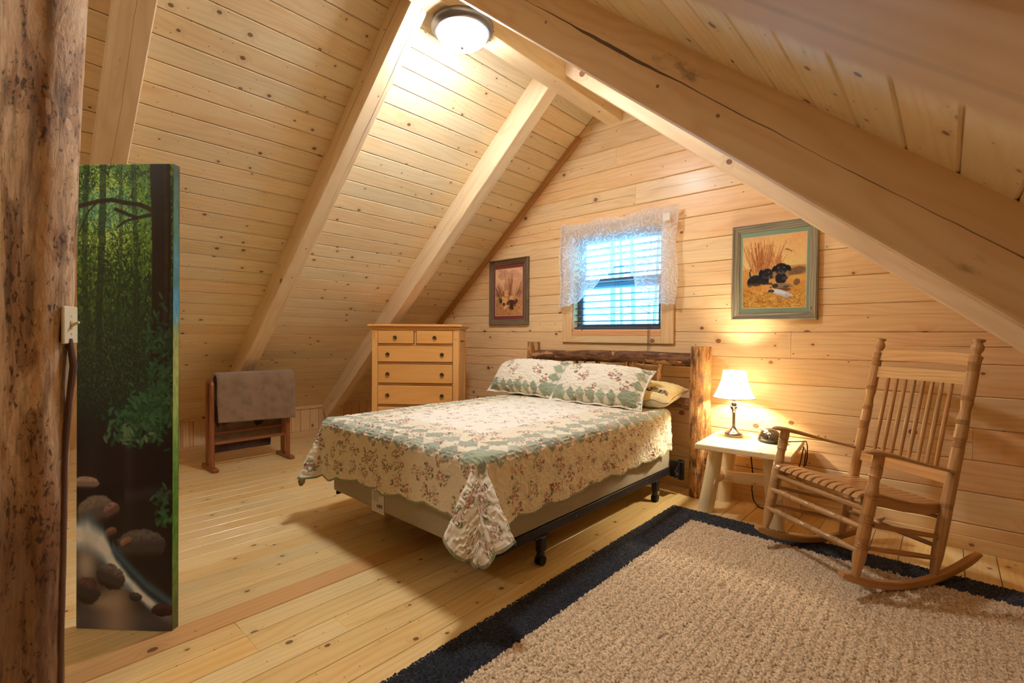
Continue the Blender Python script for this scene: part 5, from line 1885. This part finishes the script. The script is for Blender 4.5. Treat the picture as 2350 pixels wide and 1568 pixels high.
def paint_puppies(h, w, variant):
    asp = 1.28
    img, X, Y = strokes_img(h, w, (226, 184, 120))
    def over(mask, c):
        nonlocal img
        mask = np.clip(mask, 0, 1)[..., None]
        img = img * (1 - mask) + np.array(c, float) * mask
    def line(x0, y0, x1, y1, wd, c, a=.9):
        dx, dy = x1 - x0, (y1 - y0) * asp
        L2 = dx * dx + dy * dy + 1e-9
        t = np.clip(((X - x0) * dx + (Y - y0) * asp * dy) / L2, 0, 1)
        d = np.hypot(X - x0 - t * dx, (Y - y0) * asp - t * dy)
        over(sstep(wd, wd * .4, d) * a, c)
    def ell(cx, cy, rx, ry, c, tilt=0, a=1.0, soft=.14):
        dx, dy = X - cx, (Y - cy) * asp
        p, q = dx * math.cos(tilt) + dy * math.sin(tilt), -dx * math.sin(tilt) + dy * math.cos(tilt)
        e = np.sqrt((p / rx) ** 2 + (q / ry) ** 2)
        over(sstep(1.0 + soft * .5, 1.0 - soft, e) * a, c)
    n1, n2 = vnoise(h, w, 7, 4, 3 + variant, 3), vnoise(h, w, 40, 40, 9 + variant, 2)
    r = np.random.RandomState(20 + variant)
    warm = variant == 1
    if not warm:
        over(sstep(.1, .45, Y) * .7, (240, 206, 132))
        over(sstep(.4, .7, n1) * sstep(.35, .1, Y) * .8, (228, 166, 104))
        over(sstep(.42, .47, Y) * .9, (214, 150, 74))
        for i in range(120):
            x = .32 + r.randn() * .10
            y0 = .40 + r.rand() * .12
            L = .14 + .24 * r.rand()
            line(x, y0, x + (x - .32) * .7 + r.randn() * .03, y0 - L, .006, [(176, 112, 58), (150, 86, 42), (204, 140, 78)][r.randint(3)], .75)
        for i in range(26):
            x = .58 + r.randn() * .03
            line(x, .46, x + r.randn() * .04, .46 - .1 - .08 * r.rand(), .006, (186, 120, 64), .7)
        for x, y in ((.73, .215), (.77, .235), (.70, .205)):
            line(x - .02, y, x + .02, y + .005, .007, (96, 62, 40)); line(x, y - .008, x, y + .012, .006, (96, 62, 40))
        ell(.60, .52, .55, .10, (196, 152, 92), -.12, .9)
        ell(.66, .535, .42, .075, (160, 118, 74), -.10, .85)
        ell(.86, .51, .13, .07, (120, 92, 62), -.3, .8)
        ell(.90, .60, .16, .05, (216, 176, 84), .1, .8)
        dk, dk2 = (38, 34, 36), (70, 64, 66)
        ell(.22, .615, .12, .105, dk, .15)
        ell(.12, .64, .045, .09, dk)
        line(.13, .56, .115, .50, .018, dk); line(.115, .50, .135, .455, .012, dk)
        ell(.36, .60, .075, .11, dk)
        ell(.40, .525, .095, .095, dk2, .1); ell(.405, .515, .08, .075, dk)
        ell(.30, .515, .035, .07, (26, 24, 26), .2)
        ell(.455, .575, .045, .035, (88, 80, 78)); ell(.47, .57, .018, .014, (18, 16, 18))
        ell(.40, .66, .035, .05, dk); ell(.46, .67, .035, .025, dk2)
        ell(.62, .60, .09, .11, dk)
        ell(.62, .47, .11, .10, dk2); ell(.62, .46, .10, .085, dk)
        ell(.515, .465, .035, .06, (26, 24, 26), .5); ell(.735, .465, .035, .06, (26, 24, 26), -.5)
        ell(.62, .515, .05, .035, (92, 82, 78)); ell(.62, .505, .02, .014, (18, 16, 18))
        ell(.58, .455, .012, .010, (150, 120, 84)); ell(.665, .455, .012, .010, (150, 120, 84))
        ell(.43, .505, .011, .009, (150, 120, 84))
        ell(.68, .60, .05, .03, dk2)
        over(sstep(.66, .78, Y + .05 * n1) * .85, (206, 152, 62))
        ell(.22, .745, .19, .06, (214, 146, 62), .05)
        ell(.40, .72, .10, .06, (222, 164, 86)); ell(.46, .72, .018, .014, (90, 60, 40))
        ell(.64, .70, .17, .045, (150, 124, 92), .1); ell(.70, .715, .05, .02, (98, 76, 58))
        ell(.53, .70, .05, .04, (64, 50, 44)); ell(.63, .755, .15, .035, (122, 78, 50))
        ell(.63, .80, .19, .055, (204, 204, 208), .35); ell(.60, .785, .12, .03, (232, 230, 228), .3); ell(.47, .77, .05, .03, (58, 46, 44))
        for i in range(420):
            x, y = r.rand(), .76 + .24 * r.rand() ** .8
            a = r.rand() * PI
            l = .05 + .05 * r.rand()
            if .45 < x < .82 and y < .86:
                continue
            line(x, y, x + l * math.cos(a), y - l * math.sin(a) * .6, .005, [(232, 186, 92), (170, 112, 40), (244, 208, 124), (140, 88, 34)][r.randint(4)], .7)
        ell(.86, .66, .05, .06, (110, 84, 50), .3, .8)
    else:
        over(np.ones((h, w)) * 1.0, (206, 160, 120))
        over(sstep(.35, .0, Y) * .7, (196, 142, 116))
        over(sstep(.45, .7, n1) * sstep(.5, .2, Y) * .7, (232, 190, 140))
        over(sstep(.5, .75, Y) * .8, (168, 112, 62))
        for i in range(150):
            x = [.52, .2, .85][r.randint(3)] + r.randn() * .07
            y0 = .55 + r.rand() * .1
            L = (.2 + .3 * r.rand()) * (1.0 if abs(x - .52) < .15 else .55)
            line(x, y0, x + (x - .52) * .5 + r.randn() * .03, y0 - L, .006, [(132, 80, 46), (110, 62, 36), (160, 104, 62)][r.randint(3)], .7)
        tan, tan2 = (214, 164, 104), (176, 122, 70)
        ell(.36, .66, .16, .15, tan2); ell(.34, .66, .12, .12, tan)
        ell(.40, .53, .13, .11, tan2); ell(.41, .525, .10, .09, tan)
        ell(.30, .53, .04, .08, (150, 98, 54)); ell(.51, .53, .035, .07, (150, 98, 54))
        ell(.42, .565, .05, .035, (228, 184, 130)); ell(.43, .56, .018, .013, (40, 28, 22)); ell(.385, .52, .011, .010, (44, 30, 22)); ell(.45, .52, .011, .010, (44, 30, 22))
        ell(.60, .64, .10, .09, tan2); ell(.61, .63, .07, .07, tan)
        ell(.20, .68, .06, .07, (56, 60, 44)); ell(.16, .64, .07, .02, (96, 96, 70), -.4)
        ell(.62, .74, .17, .09, (84, 44, 38), .2); ell(.50, .74, .08, .06, (104, 58, 50)); ell(.78, .70, .06, .06, (96, 52, 46)); ell(.60, .84, .09, .065, (52, 34, 30))
        ell(.38, .82, .10, .04, (210, 170, 130), -.6); ell(.32, .76, .05, .05, (70, 50, 36))
        for i in range(260):
            x, y = r.rand(), .78 + .22 * r.rand()
            a = r.rand() * PI
            l = .03 + .05 * r.rand()
            line(x, y, x + l * math.cos(a), y - l * math.sin(a) * .6, .005, [(206, 152, 88), (116, 72, 38), (224, 178, 112)][r.randint(3)], .65)
    img = img * 1.12 + (n2[..., None] - .5) * 22
    return lin(img)

def picture(label, x0, x1, z0, z1, fw, matw, matcol, frame_mat, variant, depth, art_w, art_h, tilt=0.0):
    p = thing('framed_picture', label, 'picture', ((x0 + x1) / 2, -0.002, (z0 + z1) / 2))
    p.rotation_euler = (0, math.radians(tilt), 0)
    W2, H2 = (x1 - x0) / 2, (z1 - z0) / 2
    r = math.radians
    for a, ln, ot in ((0, W2, H2), (PI, W2, H2), (PI / 2, H2, W2), (-PI / 2, H2, W2)):
        # mitred, stepped rail: outer lip then inner cove
        mb = MB()
        prof = [(0.0, 0.0), (0.0, -depth), (0.010, -depth - .004), (0.016, -depth + .004), (fw - .008, -depth + .010), (fw, -depth + .018), (fw, 0.0)]
        vs, fs, uvs = [], [], []
        n = len(prof)
        for e in (-1, 1):
            for (i_, y_) in prof:
                vs.append((e * (ln - i_), y_, -(ot - i_)))
        for i in range(n):
            j = (i + 1) % n
            fs.append([i, n + i, n + j, j])
            uvs.append([(vs[q][0], prof[q % n][0] + prof[q % n][1]) for q in fs[-1]])
        mb.add(vs, fs, uvs, Matrix.Rotation(-a, 4, 'Y'))
        mb.build('frame_rail', M[frame_mat], p, 30)
    iw, ih = W2 - fw, H2 - fw
    MB().box(-iw, iw, -0.009, -0.001, -ih, ih, 0.0005).build('backing_board', M['fillet'], p, 0)
    mm = MB()
    for a, b_, c, d in ((-iw, iw, art_h, ih), (-iw, iw, -ih, -art_h), (-iw, -art_w, -art_h, art_h), (art_w, iw, -art_h, art_h)):
        mm.box(a, b_, -0.0125, -0.009, c, d, 0.0004)
    mm.build('mat_board', M[matcol], p, 0)
    fl_ = MB()
    for a, b_, c, d in ((-art_w, art_w, art_h - .004, art_h), (-art_w, art_w, -art_h, -art_h + .004), (-art_w, -art_w + .004, -art_h, art_h), (art_w - .004, art_w, -art_h, art_h)):
        fl_.box(a, b_, -0.0118, -0.009, c, d, 0.0003)
    fl_.build('mat_bevel', M['fillet'], p, 0)
    hh, ww = 190, 150
    xg = np.linspace(-art_w + .003, art_w - .003, ww)[None, :] * np.ones((hh, 1))
    zg = np.linspace(art_h - .003, -art_h + .003, hh)[:, None] * np.ones((1, ww))
    grid_mesh('print', np.stack([xg, np.full_like(xg, -0.0100), zg], -1), M['print'], paint_puppies(hh, ww, variant), np.stack([xg, zg], -1), p)
    MB().add([(-iw, -.016, -ih), (iw, -.016, -ih), (iw, -.016, ih), (-iw, -.016, ih)], [[0, 1, 2, 3]], [[(0, 0), (1, 0), (1, 1), (0, 1)]]).build('glazing', M['picglass'], p, 0)
    return p

M['print'] = vcol('art_print', rough=0.6, spec=0.2)
picture('grey barnwood framed print of two black puppies with a sage green mat', -1.203, -0.652, 1.335, 2.030, 0.055, 0.04, 'green_mat', 'barn', 0, 0.030, 0.2075, 0.262, 0.25)
picture('brown barnwood framed print of tan puppies with a maroon mat, above the dresser side', -3.777, -3.213, 1.327, 2.034, 0.066, 0.04, 'red_mat', 'barn_brown', 1, 0.026, 0.198, 0.254, 0.0)

# ================================================================== WINDOW, BLIND, CURTAIN
win = struct('window_1', 'small double-hung window in the gable wall')
OX0, OX1, OZ0, OZ1 = -2.665, -1.765, 1.262, 2.150
CO = 0.110
MB().box(OX0 - CO, OX0, -0.024, 0.0, OZ0 - CO, OZ1 + CO, 0.004, 2).build('side_casing', M['trim'], win)
MB().box(OX1, OX1 + CO, -0.024, 0.0, OZ0 - CO, OZ1 + CO, 0.004, 2).build('side_casing', M['trim'], win)
MB().box(OX0, OX1, -0.022, 0.0, OZ0 - CO, OZ0 - .048, 0.003, 0).build('lower_apron', M['trim'], win)
MB().box(OX0, OX1, -0.018, 0.0, OZ0 - .048, OZ0, 0.004, 0, off=4).build('upper_apron', M['red_trim'], win)
MB().box(OX0, OX1, -0.022, 0.0, OZ1, OZ1 + CO, 0.003, 0).build('head_casing', M['trim'], win)
for (a, b_, c, d) in ((OX0, OX0 + .012, OZ0, OZ1), (OX1 - .012, OX1, OZ0, OZ1)):
    MB().box(a, b_, -0.005, 0.13, c, d, 0.002, 2).build('jamb', M['trim'], win)
MB().box(OX0, OX1, -0.005, 0.13, OZ0, OZ0 + .012, 0.002, 0).build('sill', M['trim'], win)
MB().box(OX0, OX1, -0.005, 0.13, OZ1 - .012, OZ1, 0.002, 0).build('head_jamb', M['trim'], win)
def sash(z0, z1, y):
    s = MB()
    a, b_ = OX0 + .012, OX1 - .012
    s.box(a, a + .055, y, y + .03, z0, z1, 0.003, 2)
    s.box(b_ - .055, b_, y, y + .03, z0, z1, 0.003, 2)
    s.box(a + .055, b_ - .055, y, y + .03, z0, z0 + .05, 0.003, 0)
    s.box(a + .055, b_ - .055, y, y + .03, z1 - .05, z1, 0.003, 0)
    so = s.build('sash', M['sash'], win)
    MB().add([(a + .05, y + .015, z0 + .04), (b_ - .05, y + .015, z0 + .04), (b_ - .05, y + .015, z1 - .04), (a + .05, y + .015, z1 - .04)], [[0, 1, 2, 3]], [[(0, 0), (1, 0), (1, 1), (0, 1)]]).build('pane', M['glass'], so, 0)
sash(OZ0 + .012, 1.748, 0.072)
sash(1.672, OZ1 - .012, 0.104)

bl = thing('window_blind', 'dark horizontal slat blind hanging in the window behind the lace', 'blind', (-2.215, 0.03, OZ1 - .012))
BXa, BXb = OX0 + .016, OX1 - .016
MB().box(BXa, BXb, 0.008, 0.058, OZ1 - .055, OZ1 - .0125, 0.003, 0).build('headrail', M['slat'], bl, 35, True)
MB().box(BXa, BXb, 0.006, 0.060, OZ0 + .014, OZ0 + .036, 0.004, 0).build('bottom_rail', M['slat'], bl, 35, True)
slm = MB().box(BXa + 2.215, BXb + 2.215, -0.024, 0.024, -0.0019, 0.0019, 0.001).mesh('slat', M['slat'], 35)
z = OZ0 + 0.090
while z < OZ1 - .07:
    inst(slm, 'slat', bl, Matrix.Translation((0, 0.0, z - OZ1 + .012)) @ Matrix.Rotation(math.radians(-8), 4, 'X'))
    z += 0.0605
for x in (-2.56, -2.215, -1.87):
    for yy in (0.008, 0.056):
        MB().tube([(x, yy, OZ0 + .03), (x, yy, OZ1 - .05)], 0.0011, 5).build('ladder_cord', M['slat'], bl, 50, True)
MB().tube([(-2.557, -0.004, OZ1 - .06), (-2.557, -0.006, 1.262)], 0.0042, 8).build('tilt_wand', M['slat'], bl, 50, True)
MB().tube([(-1.878, -0.004, OZ1 - .06), (-1.880, -0.030, 1.16), (-1.879, -0.030, 1.05), (-1.876, -0.030, 0.99)], 0.0019, 6).build('lift_cord', M['slat'], bl, 50, True)
MB().tube([(-1.866, -0.004, OZ1 - .06), (-1.868, -0.030, 1.16), (-1.872, -0.030, 1.06)], 0.0019, 6).build('lift_cord', M['slat'], bl, 50, True)
MB().tube([(-1.872, -0.030, 1.075), (-1.872, -0.030, 1.065), (-1.872, -0.030, 1.04)], [0.003, 0.007, 0.009], 10).build('cord_tassel', M['cord'], bl, 50, True)

cu0 = thing('lace_curtain', 'white lace swag valance over the top of the window', 'curtain', (-2.2, -0.085, 2.2))
nx, nz_c = 260, 120
xs = np.linspace(0, 1, nx)
xw = -2.790 + (1.178) * xs
ztop = 2.262 + 0.010 * np.sin(xs * 40) * .5 + .012 * np.sin(xs * 17 + 1) + 0.018 * sstep(.55, 1, xs)
apex = 0.56
zl_ = np.where(xs < apex, np.interp(xs, [0, .12, .19, .28, .40, .50, apex], [1.475, 1.490, 1.515, 1.60, 1.70, 1.79, 1.845]),
               np.interp(xs, [apex, .63, .665, .70, .75, .80, .86, 1.0], [1.845, 1.80, 1.72, 1.63, 1.57, 1.52, 1.475, 1.465]))
zbot = zl_ + 0.012 * np.abs(np.sin(xs * 50))
T_ = np.linspace(0, 1, nz_c)[:, None]
Z_ = zbot[None, :] + (ztop - zbot)[None, :] * T_
gather = 0.016 * np.sin(xs * 60 + 1.5 * np.sin(xs * 9))[None, :] * (0.35 + .65 * (1 - T_)) + .008 * np.sin(xs * 23 + 2)[None, :]
front = 0.020 * sstep(.0, .05, xs) * sstep(1.0, .95, xs)
Yc = -0.062 - front[None, :] + gather
Xc = np.repeat(xw[None, :], nz_c, 0) + .010 * np.sin(Z_ * 12)
Pc = np.stack([Xc + 2.2, Yc + .085, Z_ - 2.2], -1)
edge = np.maximum(sstep(.030, .012, Z_ - zbot[None, :]) * .8, sstep(.075, .055, np.abs(Z_ - (ztop[None, :] - .055))) * .62)
edge = np.maximum(edge, sstep(.018, .006, np.minimum(xs, 1 - xs) * 1.17)[None, :] * .8)
grid_mesh('valance', Pc, M['lace'], np.repeat(edge[..., None], 3, 2), np.stack([Xc, Z_], -1), cu0)
rod = MB().tube([(-0.585, 0.080, 0.018), (-0.583, 0.045, 0.018), (-0.565, 0.030, 0.018), (0.565, 0.030, 0.030), (0.582, 0.045, 0.030), (0.584, 0.080, 0.030)], 0.008, 10)
rod.build('curtain_rod', M['cotton'], cu0, 50)
MB().box(0.485, 0.545, -0.030, -0.0285, -0.055, 0.005, 0.0004).build('care_label', M['cotton'], cu0, 0)

# ================================================================== CEILING LIGHT ON THE RIDGE BEAM, PLUS AN ADDED FILL DOME OUT OF VIEW
def dome_light(y, mat, label):
    o = thing('ceiling_light', label, 'ceiling light', (-2.229, y, 3.116))
    lathe2 = lambda prof, n=48: MB().tube([(0, 0, z) for _, z in prof], [r for r, _ in prof], n)
    lathe2([(0.150, 0.0), (0.186, -0.004), (0.192, -0.014), (0.190, -0.030), (0.182, -0.040), (0.172, -0.046), (0.168, -0.056), (0.160, -0.060), (0.150, -0.058)]).build('pan', M['steelgrey'], o, 40)
    prof = [(0.156, -0.050)] + [(0.156 * math.cos(t), -0.052 - 0.080 * math.sin(t)) for t in np.linspace(0.05, PI / 2 - .03, 12)]
    lathe2(prof).build('glass_bowl', M[mat], o, 60)
    lathe2([(0.010, -0.130), (0.014, -0.135), (0.012, -0.140), (0.008, -0.146), (0.002, -0.148)], 16).build('finial', M['steelgrey'], o, 40)
dome_light(-1.82, 'dome', 'lit frosted dome ceiling light under the ridge beam')
dome_light(-4.95, 'dome_fill', 'added fill dome light behind the viewer, out of view')  # unseen dome added as fill light for the room

# ================================================================== TREES OUTSIDE THE WINDOW
rt = np.random.RandomState(31)
TREE_L = ['tree trunk outside the window, leftmost of the four seen through the blind', 'thin tree trunk outside, just right of the leftmost one', 'tree trunk outside the window, third from the left behind the blind',
          'tree trunk outside, rightmost of the four behind the right lace tail']
for i, (x, y, r_) in enumerate(((-5.16, 5.0, .062), (-6.07, 7.0, .05), (-5.18, 6.0, .06), (-5.35, 7.0, .05))):
    tr_ = thing('tree', TREE_L[i], 'tree', (x, y, -2.6), 0, 'trees outside the window')
    log(MB(), (0, 0, 0), (rt.randn() * .2, 0, 9.5), r_, r_ * .6, 70 + i, 20, 12, .1, .03).build('trunk', M['bark_tree'], tr_, 60)
    for k in range(6):
        z = 3.2 + k * .55 + rt.rand() * .3
        a = rt.rand() * 6.28
        L = .8 + rt.rand() * 1.2
        MB().tube([(0, 0, z), (L * .5 * math.cos(a), L * .5 * math.sin(a), z + .25), (L * math.cos(a), L * math.sin(a), z + .2 + rt.rand() * .5)], [.014, .009, .004], 6).build('branch', M['bark_tree'], tr_, 60)
